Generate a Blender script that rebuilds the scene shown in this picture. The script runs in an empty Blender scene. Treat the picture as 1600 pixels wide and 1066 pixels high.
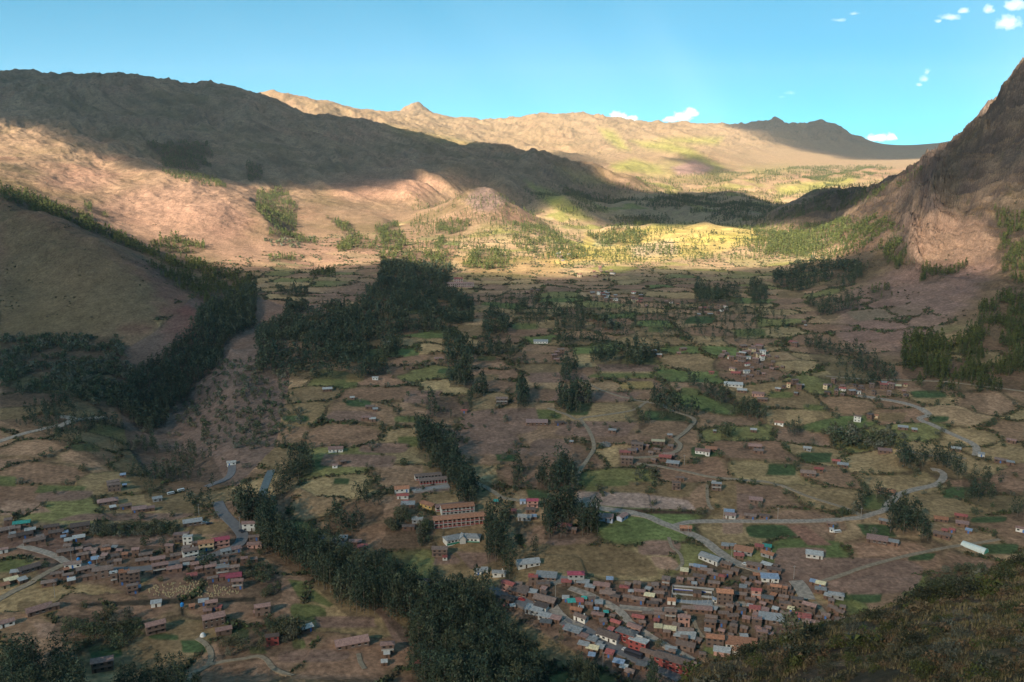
import bpy, math, random
import numpy as np
R = math.radians
sc = bpy.context.scene
COL = sc.collection
random.seed(7)
rng = np.random.default_rng(11)

# ------------------------------------------------------------------ camera
CAMZ, PITCH, FPX = 260.0, R(11.4), 1400.0
cd = bpy.data.cameras.new('camera'); cam = bpy.data.objects.new('camera', cd); COL.objects.link(cam)
cam.location = (0, 0, CAMZ); cam.rotation_euler = (math.pi/2 - PITCH, 0, 0)
cd.sensor_width = 36; cd.lens = 36*FPX/1600; cd.clip_start = 1; cd.clip_end = 80000
sc.camera = cam

# ------------------------------------------------------------------ light
SUN_EL, SUN_AZ = R(28), math.atan2(-0.58, -0.815)       # azimuth as compass: atan2(x, y)
sdir = np.array([math.sin(SUN_AZ)*math.cos(SUN_EL), math.cos(SUN_AZ)*math.cos(SUN_EL), math.sin(SUN_EL)])
sl = bpy.data.lights.new('sun', 'SUN'); sl.energy = 4.5; sl.angle = R(0.5); sl.color = (1.0, 0.88, 0.69)
so = bpy.data.objects.new('sun', sl); COL.objects.link(so)
from mathutils import Vector
so.rotation_euler = Vector(sdir).to_track_quat('Z', 'Y').to_euler()
w = bpy.data.worlds.new('World'); sc.world = w; w.use_nodes = True
nt = w.node_tree; nt.nodes.clear()
sky = nt.nodes.new('ShaderNodeTexSky'); sky.sky_type = 'NISHITA'; sky.sun_disc = False
sky.sun_elevation = SUN_EL; sky.sun_rotation = SUN_AZ; sky.altitude = 3000; sky.air_density = 0.38; sky.dust_density = 0.05; sky.ozone_density = 4.0
tint = nt.nodes.new('ShaderNodeMix'); tint.data_type = 'RGBA'; tint.blend_type = 'MULTIPLY'; tint.inputs[0].default_value = 1.0
tint.inputs[7].default_value = (0.44, 1.34, 1.28, 1)
bg = nt.nodes.new('ShaderNodeBackground'); bg.inputs[1].default_value = 0.073
wo = nt.nodes.new('ShaderNodeOutputWorld')
gam = nt.nodes.new('ShaderNodeGamma'); gam.inputs[1].default_value = 0.6
nt.links.new(sky.outputs[0], gam.inputs[0]); nt.links.new(gam.outputs[0], tint.inputs[6]); nt.links.new(tint.outputs[2], bg.inputs[0]); nt.links.new(bg.outputs[0], wo.inputs[0])
sc.view_settings.view_transform = 'Standard'; sc.view_settings.look = 'None'
sc.view_settings.exposure = 2.0; sc.view_settings.gamma = 1.0
sc.cycles.max_bounces = 6; sc.cycles.diffuse_bounces = 2; sc.cycles.glossy_bounces = 1
sc.cycles.transmission_bounces = 2; sc.cycles.volume_bounces = 3; sc.cycles.transparent_max_bounces = 12
sc.cycles.use_denoising = True

HAZE = 1.7e-5
# ------------------------------------------------------------------ helpers
def new_mat(name): 
    m = bpy.data.materials.new(name); m.use_nodes = True
    return m, m.node_tree, m.node_tree.nodes['Principled BSDF']
def mesh_np(name, V, F, mats, parent=None, mi=None, col=None, smooth=False):
    """V (n,3), F (m,k) int array of tris or quads; one mesh object"""
    V = np.asarray(V, np.float32); F = np.asarray(F, np.int32)
    me = bpy.data.meshes.new(name); k = F.shape[1]
    me.vertices.add(len(V)); me.vertices.foreach_set('co', V.ravel())
    me.loops.add(F.size); me.loops.foreach_set('vertex_index', F.ravel())
    me.polygons.add(len(F)); me.polygons.foreach_set('loop_start', np.arange(0, F.size, k, dtype=np.int32))
    me.polygons.foreach_set('use_smooth', np.full(len(F), smooth))
    if mi is not None: me.polygons.foreach_set('material_index', np.asarray(mi, np.int32))
    if col is not None:
        at = me.color_attributes.new('Col', 'FLOAT_COLOR', 'POINT')
        c = np.ones((len(V), 4), np.float32); c[:, :3] = col; at.data.foreach_set('color', c.ravel())
    for m in (mats if isinstance(mats, (list, tuple)) else [mats]): me.materials.append(m)
    me.update(calc_edges=True)
    o = bpy.data.objects.new(name, me); COL.objects.link(o)
    if parent: o.parent = parent
    return o
def empty(name, loc, rz=0.0, scale=1.0):
    o = bpy.data.objects.new(name, None); o.location = loc; o.rotation_euler = (0, 0, rz); o.scale = (scale,)*3
    o.empty_display_size = 2; COL.objects.link(o); return o
def tag(o, label=None, cat=None, group=None, kind=None):
    if label: o['label'] = label
    if cat: o['category'] = cat
    if group: o['group'] = group
    if kind: o['kind'] = kind
    return o

_P = rng.permutation(4096).astype(np.int64)
_G = rng.uniform(0, 2*np.pi, 4096); _GX = np.cos(_G); _GY = np.sin(_G)
def perlin(x, y, seed=0):
    xi = np.floor(x).astype(np.int64); yi = np.floor(y).astype(np.int64); fx = x-xi; fy = y-yi
    u = fx*fx*fx*(fx*(fx*6-15)+10); v = fy*fy*fy*(fy*(fy*6-15)+10)
    def g(ix, iy, dx, dy):
        h = _P[(_P[(ix+seed*131) & 4095] + iy) & 4095]; return _GX[h]*dx + _GY[h]*dy
    a = g(xi, yi, fx, fy); b = g(xi+1, yi, fx-1, fy); c = g(xi, yi+1, fx, fy-1); d = g(xi+1, yi+1, fx-1, fy-1)
    return 1.4*((a*(1-u)+b*u)*(1-v) + (c*(1-u)+d*u)*v)
def fbm(x, y, o=4, seed=0, gain=.5, ridged=False):
    s = 0; a = 1; t = 0
    for i in range(o):
        n = perlin(x, y, seed+i)
        s = s + a*((1-2*np.abs(n)) if ridged else n); t += a; a *= gain; x = x*2.03+17.3; y = y*2.03-9.1
    return s/t
def sstep(a, b, x): 
    t = np.clip((x-a)/(b-a), 0, 1); return t*t*(3-2*t)
def hash2(i, j, k=0):
    return (_P[(_P[(i*7+k*57+1031) & 4095] + j*3+k*11) & 4095] + .5)/4096.
def inpoly(px, py, poly):
    """even-odd test of arrays against a pixel polygon"""
    r = np.zeros(px.shape, bool); n = len(poly)
    for i in range(n):
        x0, y0 = poly[i]; x1, y1 = poly[(i+1) % n]
        if y0 == y1: continue
        c = ((y0 > py) != (y1 > py)) & (px < (x1-x0)*(py-y0)/(y1-y0)+x0); r ^= c
    return r
def polydist(px, py, poly):
    """signed distance, positive inside"""
    d = np.full(px.shape, 1e9); n = len(poly)
    for i in range(n):
        x0, y0 = poly[i]; x1, y1 = poly[(i+1) % n]; dx, dy = x1-x0, y1-y0
        t = np.clip(((px-x0)*dx+(py-y0)*dy)/(dx*dx+dy*dy+1e-9), 0, 1)
        d = np.minimum(d, np.hypot(px-x0-t*dx, py-y0-t*dy))
    return np.where(inpoly(px, py, poly), d, -d)

# photo pixel (1600 wide) -> direction from the viewpoint: a = x/y, t = (z-260)/y
CP, SP = math.cos(PITCH), math.sin(PITCH)
def pix(px, py):
    dx = (np.asarray(px, float)-800)/FPX; dy = (np.asarray(py, float)-533)/FPX
    Y = CP - dy*SP; return dx/Y, (-SP - dy*CP)/Y
def proj(x, y, z):
    h = z-CAMZ; f = y*CP - h*SP; up = y*SP + h*CP
    return 800+FPX*x/f, 533-FPX*up/f

# ------------------------------------------------------------------ terrain control points
FB = np.array([(20,236),(45,219),(70,195),(100,166),(135,138),(180,105),(240,70),(300,40),(360,15),(412,0),(600,12),(730,20),(900,33),(1030,40),(1200,47),(1480,52),(1950,56),(2700,74),(4000,124),(5200,191),(6500,243),(9000,400),(11500,330),(16000,250)], float)
def zbase(Y): return np.interp(np.log(Y), np.log(FB[:,0]), FB[:,1])
ctrl = []   # (a, lnY, residual slope)
def P(px, py, Y):
    a, t = pix(px, py); z = CAMZ + Y*t; ctrl.append((float(a), math.log(Y), (z-float(zbase(Y)))/Y))
def line(pts, n=3):
    for (x0,y0,Y0),(x1,y1,Y1) in zip(pts[:-1], pts[1:]):
        for k in range(n):
            s = k/n; P(x0+(x1-x0)*s, y0+(y1-y0)*s, math.exp(math.log(Y0)*(1-s)+math.log(Y1)*s))
    P(*pts[-1])
def Z(px, Y, z):      # azimuth of pixel column at mid-height, explicit height
    a = (px-800)/FPX/1.0; ctrl.append((a, math.log(Y), (z-float(zbase(Y)))/Y))
def F(px, Y, dz=0): ctrl.append(((px-800)/FPX, math.log(Y), dz/Y))
# left mountain skyline
line([(-700,90,4600),(-200,108,4500),(0,120,4300),(40,113,4300),(110,117,4300),(140,117,4350),(210,117,4350),(240,127,4400),(280,132,4450),(320,130,4500),(370,139,4500),(400,150,4450),(440,165,4400),(480,178,4400),(520,185,4400),(580,191,4400),(640,206,4300),(700,223,4200),(760,233,4100),(830,239,4000),(880,244,3900),(930,262,3800),(970,284,3700)], 2)
for p in [(-200,180,3500),(0,180,3500),(100,180,3500),(100,230,2800),(0,230,2700),(-200,230,2700),(200,190,3600),(300,190,3800),(300,150,4250),(250,225,3300),(350,230,3350),(400,250,3150),(450,230,3500),(550,230,3700),(650,240,3700),(600,265,3300),(480,290,2950),(560,300,2900),(640,290,2950),(690,270,3200),(740,290,3200),(800,262,3600),(860,270,3500),(600,340,2500),(500,340,2400),(450,370,2100),(550,390,1950),(400,390,1850),(650,330,2700),(540,330,2550),
          (0,270,2150),(100,285,2250),(160,265,2650),(175,290,2350),(200,325,2050),(300,330,2000),(300,380,1790),(350,400,1740),(400,405,1720)]: P(*p)
line([(200,252,2720),(260,267,2600),(330,287,2450),(380,314,2250),(420,345,2050)])
for px, Y, z in [(240,3000,258),(330,2800,212),(400,2600,160),(450,2350,112)]: Z(px, Y, z)
# near left spur
line([(-600,180,1900),(-200,255,1650),(0,312,1500),(50,335,1460),(100,355,1420),(150,375,1380),(200,405,1340),(240,440,1290),(275,465,1250),(310,490,1180),(325,515,1120)], 2)
for p in [(0,400,1360),(50,450,1270),(0,520,1130),(150,530,1100),(100,450,1250),(200,480,1180),(-200,400,1350),(-200,520,1130),(250,520,1110)]: P(*p)
for px, Y, z in [(-300,1850,232),(0,1620,180),(100,1560,142),(200,1500,102),(300,1400,64)]: Z(px, Y, z)
line([(-300,240,2000),(0,285,1850),(100,325,1800),(200,368,1750),(300,405,1680),(400,425,1600)])
# knoll left of centre
line([(400,470,1330),(480,440,1520),(560,430,1600),(620,425,1650)], 2)
# mid hill
line([(620,356,2500),(660,338,2530),(690,324,2550),(720,304,2600),(746,286,2650),(762,284,2650),(776,292,2640),(792,308,2600),(830,340,2500),(870,364,2380)])
for p in [(760,345,2350),(700,380,2050),(760,390,2000),(800,380,2100),(790,287,3050)]: P(*p)
Z(760,2900,92); Z(820,2850,82); Z(700,2850,100); Z(640,2750,112); Z(860,2700,78); Z(880,2250,66); Z(840,2150,64)
# far lit ridges
line([(330,160,6000),(400,155,6000),(425,146,6000),(440,150,6000),(490,160,6000),(500,168,5900),(545,181,5900),(580,189,5900),(620,201,5800),(660,213,5700)])
for px in (300,450,600): Z(px, 5200, 360)
Z(750,5000,290); Z(880,4700,220)
line([(300,187,9000),(570,187,9000),(600,182,9000),(622,180,9000),(634,172,9000),(645,165,9000),(652,156,9000),(658,160,9000),(670,177,9000),(700,189,9000),(760,189,8800),(790,189,8800),(828,187,8500),(839,177,8500),(848,181,8500),(870,180,8500),(900,180,8500),(945,187,8300),(970,197,8200),(1010,197,8500),(1060,197,8500),(1080,202,8500),(1110,198,8600),(1160,199,9000),(1200,192,9500),(1212,186,9500),(1238,203,9500),(1272,190,9500),(1290,187,9500),(1320,206,9500),(1370,232,9500),(1395,237,9800),(1425,228,10000),(1450,231,10000),(1480,224,10000),(1600,215,10000),(2000,190,10000)], 2)
for p in [(700,200,7300),(800,213,7500),(800,238,6300),(850,228,6800),(900,240,6300),(930,256,5600),(980,262,5200),(1000,246,6000),(1000,220,7500),(1060,215,7600),(1060,240,6400),(1085,236,6300),(1120,252,6000),(1100,266,5500),(1140,265,5700),(1200,220,8000),(1200,255,6500),(1280,255,6600),(1300,235,8000),(1350,245,7500),(1400,248,7500),(1430,255,6500)]: P(*p)
# floor
for Y in (500,600,730,900,1050,1250,1500):
    for px in (-600,-200,100,350,600,850,1100,1250): 
        if px < 350 and Y > 980: continue
        F(px, Y, 0)
for Y in (500,600,730,850): F(1450,Y,0); F(1650,Y,0); F(1900,Y,10)
for Y,ps in [(1750,(500,650,850,1050,1180)),(2100,(850,1000,1150)),(2600,(920,1050,1150)),(3300,(950,1050,1150,1250)),(4200,(950,1050,1150,1250,1350)),(5000,(1000,1100,1250,1350,1450))]:
    for px in ps: F(px, Y, 0)
# right mountain
line([(2300,-100,1500),(1850,10,1550),(1700,55,1600),(1650,75,1650),(1600,102,1700),(1590,106,1720),(1570,128,1750),(1560,150,1780),(1545,168,1800),(1520,190,1850),(1505,208,1870),(1500,222,1900),(1480,235,1950),(1460,247,2000),(1440,259,2080),(1400,285,2300),(1375,293,2400),(1300,299,2600),(1250,316,2700),(1200,332,2800)], 2)
for p in [(1450,290,1830),(1425,325,1740),(1550,250,1620),(1600,200,1600),(1500,300,1620),(1500,350,1500),(1570,380,1350),(1450,390,1420),(1500,450,1230),(1400,450,1300),(1350,480,1230),(1600,450,1150),(1600,520,1020),(1600,600,890),(1450,600,900),(1300,540,1060),(1350,380,1750),(1250,400,1900),(1400,340,1900),(1300,350,2300),(1800,300,1400),(1800,450,1100),(2100,300,1400)]: P(*p)
for px, Y, z in [(1350,3100,85),(1420,2900,120),(1550,2500,150),(1700,2500,200)]: Z(px, Y, z)
# plateau edge / ravines
for px, Y in [(1090,940),(1180,860),(1270,790),(1370,745),(1470,700),(1560,670)]: F(px, Y, -9)
for px, Y in [(300,700),(420,600),(520,560),(640,500),(740,450)]: F(px, Y, -8)
for px, Y, d in [(190,640,-6),(225,720,-18),(255,820,-30),(290,930,-34),(345,1060,-28),(400,1200,-14),(450,640,0),(455,720,1),(462,820,3),(468,930,5),(475,1060,6),(380,690,-2),(395,800,-3),(410,900,-5)]: F(px, Y, d)
for px, Y in [(950,800),(1050,740),(1150,690)]: F(px, Y, 4)
# foreground hillside
line([(1072,1066,135),(1100,1038,140),(1200,1012,150),(1312,975,165),(1412,945,185),(1500,922,200),(1560,895,215),(1600,872,225),(1700,835,240),(2000,800,250)])
for p in [(1600,960,140),(1600,1066,80),(1400,1066,95),(1250,1066,115),(1500,1000,115),(1700,1066,75),(1400,1000,130),(2000,1066,70),(1300,1200,70),(900,1300,90),(500,1400,100),(0,1400,100),(-400,1400,100),(900,1160,290),(500,1150,300),(0,1150,300),(-400,1150,300),(900,1250,180),(500,1300,180),(0,1300,180),(1600,1250,35)]: P(*p)
for px, Y, z in [(1150,240,62),(1200,250,62),(1200,340,14),(1400,285,74),(1400,380,16),(1600,310,105),(1600,420,26),(1750,330,110),(1750,440,30),(2000,340,120),(2000,500,40)]: Z(px, Y, z)
for px in (-600,0,500,900,1300,1700,2200): Z(px, 22, 234)
for px in range(-700,2300,150): F(px, 11800, 0); F(px, 16000, 0)
ctrl = np.array(ctrl)

def rbf(ctrl):
    A = ctrl[:, :2].copy(); A[:, 0] *= 1.6
    r = np.hypot(A[:,None,0]-A[None,:,0], A[:,None,1]-A[None,:,1]); n = len(A)
    K = np.zeros((n+3, n+3)); K[:n,:n] = -r; K[:n,:n] += np.eye(n)*1e-4
    K[:n,n] = 1; K[:n,n+1:] = A; K[n,:n] = 1; K[n+1:,:n] = A.T
    rhs = np.zeros(n+3); rhs[:n] = ctrl[:,2]; wv = np.linalg.solve(K, rhs)
    def ev(a, v):
        a = a*1.6; out = wv[n]+wv[n+1]*a+wv[n+2]*v
        for i in range(n): out -= wv[i]*np.hypot(a-A[i,0], v-A[i,1])
        return out
    return ev
ev = rbf(ctrl)
ca = np.concatenate([np.linspace(-1.35,-.68,14)[:-1], np.linspace(-.68,.68,300), np.linspace(.68,1.35,14)[1:]])
cv = np.linspace(math.log(21), math.log(16000), 420)
CA, CV = np.meshgrid(ca, cv); CR = ev(CA, CV)
# fine grid, finer where the photo shows more
fa = np.concatenate([np.linspace(-1.35,-.66,40)[:-1], np.linspace(-.66,.66,1060), np.linspace(.66,1.35,40)[1:]])
def seg(y0, y1, per): return np.linspace(math.log(y0), math.log(y1), int(math.log(y1/y0)*per))[:-1]
fv = np.concatenate([seg(21,60,60), seg(60,240,230), seg(240,420,120), seg(420,2800,330), seg(2800,6000,250), seg(6000,11000,170), seg(11000,16000,40), [math.log(16000)]])
def bil(ga, gv, G, a, v):
    i = np.clip(np.searchsorted(ga, a)-1, 0, len(ga)-2); j = np.clip(np.searchsorted(gv, v)-1, 0, len(gv)-2)
    s = np.clip((a-ga[i])/(ga[i+1]-ga[i]), 0, 1); t = np.clip((v-gv[j])/(gv[j+1]-gv[j]), 0, 1)
    return (G[j,i]*(1-s)+G[j,i+1]*s)*(1-t) + (G[j+1,i]*(1-s)+G[j+1,i+1]*s)*t
FA, FV = np.meshgrid(fa, fv); FY = np.exp(FV); FX = FA*FY
RES = bil(ca, cv, CR, FA, FV)*FY                     # height above the valley-floor profile
ZF = zbase(FY)
rug = sstep(6, 90, RES)*sstep(300, 900, FY)          # mountains only
farm = sstep(3500, 7000, FY)
# gullies run down-slope: ridged noise with warped coordinates
wx = FX + 120*perlin(FX/500, FY/500, 40); wy = FY + 120*perlin(FX/500, FY/500, 41)
g1 = fbm((wx+wy*.55)/420, (wy*.8-wx*.3)/760, 5, 3, .5, True)
g2 = fbm((wx-wy*.35)/150, wy/300, 4, 9, .55, True)
DET = rug*(21*(g1-.45) + 9*(g2-.45))*(1+farm*1.0) + farm*fbm(FX/900, FY/900, 5, 21, .55, True)*26*sstep(0, 120, RES) - farm*9*sstep(0,120,RES)
DET += sstep(5200, 7000, FY)*sstep(60, 200, RES)*fbm(FX/210, FY/210, 5, 24, .6, True)*18-5*sstep(5200,7000,FY)*sstep(60,200,RES)
rmt = sstep(330, 420, FX)*rug*sstep(3200, 2300, FY)
DET += rmt*(fbm(FX/75, FY/150, 4, 63, .55, True)*20-9)
lmt = sstep(900, 300, FX)*rug*sstep(2500, 3200, FY)*sstep(5300, 4700, FY)
DET += lmt*(fbm((wx+wy*.7)/170, (wy-wx*.4)/520, 4, 64, .55, True)*34-14)
DET += rug*fbm(FX/34, FY/34, 3, 31)*3.0
mh = sstep(1900, 2600, FY)*sstep(6500, 5000, FY)*sstep(-300, 100, FX)
DET += mh*(fbm(FX/330, FY/480, 4, 72, .5)*60 + fbm(FX/120, FY/200, 3, 73, .5)*9)
# rocky cliff on the right mountain
PX0, PY0 = proj(FX, FY, ZF+RES)
cl = np.exp(-(((PX0-1452)/34)**2+((PY0-300)/70)**2))*(FY < 2100)*(FY > 1400)
cl2 = np.exp(-(((PX0-1423)/14)**2+((PY0-385)/40)**2))*(FY < 1900)*(FY > 1200)
DET += (cl+cl2*.7)*(fbm(FX/26, FY/120, 4, 61, .6, True)*55-20)
fis = fbm((FX+FY*.3)/17, (RES+DET)/70, 4, 67, .6, True)
DET += rmt*sstep(1200, 1500, FY)*(fis-.45)*15 + (cl+cl2*.8)*(fis-.45)*42
top = sstep(260, 180, PY0)*sstep(650, 750, FX)*sstep(2600, 2400, FY)
DET += top*(fbm(FX/60, FY/60, 4, 66, .6, True)*26-28)
# ------------------------------------------------------------------ fields (warped jittered cells)
FS = 50.0
BARE = [(170,560),(240,520),(330,440),(450,480),(452,600),(430,700),(370,760),(230,745),(200,700),(190,650)]
BARE2 = [(0,430),(190,430),(262,530),(200,575),(0,590)]
def cells(x, y):
    x = x + 18*perlin(x/110, y/110, 50) + 3*perlin(x/28, y/28, 51); y = y + 16*perlin(x/115, y/115, 52) + 2.5*perlin(x/30, y/30, 53)
    u = x/(FS*1.12); v = y/(FS*.92); iu = np.floor(u).astype(np.int64); iv = np.floor(v).astype(np.int64)
    b1 = np.full(u.shape, 9.); b2 = np.full(u.shape, 9.); ci = np.zeros(u.shape, np.int64); cj = ci.copy()
    for di in (-1,0,1):
        for dj in (-1,0,1):
            i = iu+di; j = iv+dj
            d = np.maximum(np.abs(u-i-.5-.72*(hash2(i,j,1)-.5)), np.abs(v-j-.5-.72*(hash2(i,j,2)-.5))*1.0)*.78 + .22*np.hypot(u-i-.5-.72*(hash2(i,j,1)-.5), v-j-.5-.72*(hash2(i,j,2)-.5))
            m1 = d < b1; m2 = (~m1) & (d < b2)
            b2 = np.where(m1, b1, np.where(m2, d, b2)); b1 = np.where(m1, d, b1); ci = np.where(m1, i, ci); cj = np.where(m1, j, cj)
    return ci, cj, (b2-b1)*FS*.5
CI, CJ, CE = cells(FX, FY)
bare = np.where(inpoly(PX0, PY0, BARE)*(FY > 560)*(FY < 1600), 1., 0.)
fieldm = (1-bare)*(1-inpoly(PX0, PY0, BARE2)*(FY > 850)*(FY < 1600))*sstep(26, 10, np.abs(RES)+np.abs(DET)*.3)*sstep(3600, 2600, FY)*sstep(270, 330, FY)
DET += fieldm*(hash2(CI, CJ, 5)*1.6 + 1.2*perlin(FX/70, FY/70, 71))
# hillside close to the viewpoint
near = sstep(360, 250, FY)*sstep(-60, 40, FX)
DET += near*(fbm(FX/22, FY/22, 4, 81)*2.4)*sstep(25, 70, FY)
ZF = ZF + RES + DET
HREL = RES
def zat(x, y): 
    x = np.asarray(x, float); y = np.asarray(y, float); return bil(fa, fv, ZF, x/y, np.log(y))
def hrel(x, y): return bil(fa, fv, HREL, x/y, np.log(y))
_ly = np.linspace(math.log(45), math.log(14000), 2600); _Y = np.exp(_ly)
def hit(px, py):
    """first ground point seen at a photo pixel"""
    a, t = pix(px, py); a = float(a); t = float(t)
    z = bil(fa, fv, ZF, np.full(_Y.shape, a), _ly); d = (CAMZ + t*_Y) - z
    k = np.argmax(d < 0)
    if d[k] >= 0: k = len(_Y)-1
    if k == 0: Y = _Y[0]
    else:
        s = d[k-1]/(d[k-1]-d[k]+1e-9); Y = _Y[k-1]*(1-s)+_Y[k]*s
    return a*Y, Y, float(zat(a*Y, Y))
def visible(x, y, z, n=60):
    """whether points are seen over the terrain"""
    ok = np.ones(x.shape, bool)
    for s in np.linspace(.06, .985, n):
        xx, yy = x*s, y*s
        m = yy > 22
        zz = CAMZ+(z-CAMZ)*s
        ok &= ~(m & (zat(xx, np.maximum(yy, 22)) > zz+.3))
    return ok
PX, PY = proj(FX, FY, ZF)
# ------------------------------------------------------------------ ground colours (true surface colour, baked per vertex)
def lerp(c, d, m): return c*(1-m[..., None]) + np.asarray(d, float)*m[..., None]
def region(poly, soft, y0=0, y1=1e9):
    """soft 0..1 mask of ground whose seen position lies in a photo polygon, within a range of distance"""
    xs = [p[0] for p in poly]; ys = [p[1] for p in poly]; out = np.zeros(PX.shape)
    m = (PX > min(xs)-soft) & (PX < max(xs)+soft) & (PY > min(ys)-soft) & (PY < max(ys)+soft) & (FY > y0) & (FY < y1)
    if m.any(): out[m] = sstep(-soft, soft, polydist(PX[m]+3*perlin(FX[m]/25, FY[m]/25, 5)*soft*.3, PY[m], poly))
    return out
def ell(cx, cy, rx, ry, n=14): return [(cx+rx*math.cos(6.2832*k/n), cy+ry*math.sin(6.2832*k/n)) for k in range(n)]
n1 = fbm(FX/260, FY/260, 4, 90); n2 = fbm(FX/38, FY/38, 4, 91); n3 = perlin(FX/9, FY/9, 92)
base = np.empty(FX.shape+(3,)); base[:] = (0.30, 0.212, 0.128)
base = lerp(base, (0.20, 0.152, 0.08), sstep(-.05, .4, n1))
base = lerp(base, (0.31, 0.18, 0.12), sstep(.05, .5, -n1)*.6)
base = lerp(base, (0.11, 0.085, 0.05), sstep(.1, .5, n2)*.5)
base = lerp(base, (0.38, 0.27, 0.165), sstep(.15, .6, -n2)*.5)
# steepness shows rock
dzx = np.gradient(ZF, axis=1)/(np.gradient(FX, axis=1)+1e-6); dzy = (np.gradient(ZF, axis=0) - dzx*np.gradient(FX, axis=0))/np.gradient(FY, axis=0)
slope = np.hypot(dzx, dzy)
rockm = sstep(.85, 1.4, slope)*sstep(20, 60, RES)
base = lerp(base, (0.12, 0.098, 0.085), rockm*.8)
streak = fbm((wx+wy*.7)/60, (wy-wx*.4)/330, 4, 190)
base = base*(1+.65*streak*rug)[..., None]
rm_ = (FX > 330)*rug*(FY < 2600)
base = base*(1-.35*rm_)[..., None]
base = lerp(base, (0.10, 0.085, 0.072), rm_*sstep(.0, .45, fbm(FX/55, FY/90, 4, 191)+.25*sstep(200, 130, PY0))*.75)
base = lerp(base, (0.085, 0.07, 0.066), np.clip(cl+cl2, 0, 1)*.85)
spur = (FX < -150)*(FY < 1650)*rug
base = lerp(base, (0.23, 0.135, 0.09), spur*.8)
farl = sstep(4800, 6500, FY)
base = lerp(base, (0.35, 0.27, 0.15), farl*(.75+.25*n1))
# scattered dark scrub specks on the slopes
spk = sstep(.42, .62, perlin(FX/14, FY/14, 95)+.35*perlin(FX/90, FY/90, 96))*rug
base = lerp(base, (0.06, 0.062, 0.03), spk*.55)
# field patchwork
h = hash2(CI, CJ, 8); h2 = hash2(CI, CJ, 9)
PAL = np.array([1.30,1.46,1.28])*np.array([(0.155,0.096,0.066),(0.185,0.118,0.078),(0.135,0.084,0.06),(0.205,0.14,0.088),(0.17,0.108,0.074),(0.17,0.122,0.07),(0.20,0.15,0.085),(0.14,0.10,0.06),(0.165,0.1,0.07),(0.21,0.15,0.085),(0.175,0.112,0.076),(0.08,0.10,0.04),(0.12,0.115,0.05),(0.145,0.092,0.066)])
fc = PAL[(h*len(PAL)).astype(int)]*(.88+.24*h2)[..., None]
ang = hash2(CI, CJ, 12)*3.14
furrow = np.sin((FX*np.cos(ang)+FY*np.sin(ang))*2*np.pi/5.5)*sstep(1100, 500, FY)
sid = np.floor((FX*np.sin(ang)-FY*np.cos(ang)+3*n3)/(7+6*h2)).astype(np.int64)
strip = np.where(h2 > .45, hash2(sid, CI+CJ*3, 14)-.5, 0)*sstep(1400, 800, FY)
fc = fc*(1+.34*strip+.10*furrow*(h2 > .4)+.16*n2+.07*n3)[..., None]
ev1 = sstep(-.5, .35, perlin(FX/55, FY/55, 99))
edge = sstep(2.3, .8, CE+.7*n3)*(.25+.75*ev1)
verge = sstep(5.5, 1.8, CE+1.6*n3)*(.35+.65*ev1)
fc = lerp(fc, (0.12, 0.115, 0.045), verge*.4); fc = lerp(fc, (0.06, 0.05, 0.033), edge*.68)
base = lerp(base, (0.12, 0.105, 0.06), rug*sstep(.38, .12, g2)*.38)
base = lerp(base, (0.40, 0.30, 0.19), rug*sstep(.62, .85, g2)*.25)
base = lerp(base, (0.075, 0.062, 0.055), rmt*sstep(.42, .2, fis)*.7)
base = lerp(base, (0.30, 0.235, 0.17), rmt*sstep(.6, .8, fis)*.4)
base = base*np.array([.68,.73,.71])
base = lerp(base, (0.155, 0.122, 0.10), bare*.75)
base = lerp(base, fc*1.12, fieldm)
# sunlit end of the valley: straw and green meadows
mead = sstep(1500, 1750, FY)*sstep(5200, 3800, FY)*sstep(40, 12, np.abs(RES))*(FX > -120)
base = lerp(base, (0.33, 0.275, 0.15), mead*(.4+.3*sstep(-.3, .3, n2)))
base = lerp(base, (0.17, 0.20, 0.05), mead*sstep(.05, .3, fbm(FX/120, FY/120, 3, 97))*.8)
def paint(poly, col, soft=2.0, amt=1.0, y0=0, y1=1e9, var=.25):
    global base
    m = region(poly, soft, y0, y1)*amt
    c = np.asarray(col)*(1+var*n2[..., None]+.08*n3[..., None]); base = base*(1-m[..., None]) + c*m[..., None]
# red soils on the left hillside
for e, c, a in [((260,345,130,55),(0.245,0.17,0.118),.6),((300,310,110,30),(0.26,0.185,0.125),.5),((120,285,60,16),(0.245,0.16,0.11),.6),((500,395,170,26),(0.235,0.165,0.11),.7),((600,290,90,25),(0.27,0.17,0.115),.5)]:
    paint(ell(*e), c, 16, a, 1500, 3600)
paint([(232,398),(300,455),(318,510),(300,545),(262,530),(245,470),(205,410)], (0.18,0.10,0.075), 16, .7, 1000, 1500)
for e in [((290,487,14,7)),((210,512,28,9)),((320,465,10,6))]: paint(ell(*e), (0.19,0.088,0.068), 8, .7, 1000, 1700)
paint([(0,320),(150,380),(240,445),(260,510),(150,525),(0,520)], (0.15,0.125,0.065), 22, .6, 1000, 1600)
paint([(0,525),(170,535),(260,560),(230,650),(0,620)], (0.10,0.082,0.062), 12, .55, 800, 1300)
paint([(330,560),(420,560),(450,640),(400,700),(300,690),(270,640)], (0.12,0.10,0.08), 12, .8, 600, 1300)
paint([(345,520),(440,480),(560,435),(700,430),(690,450),(560,470),(440,510)], (0.20,0.14,0.10), 10, .8, 1100, 1800)
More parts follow.
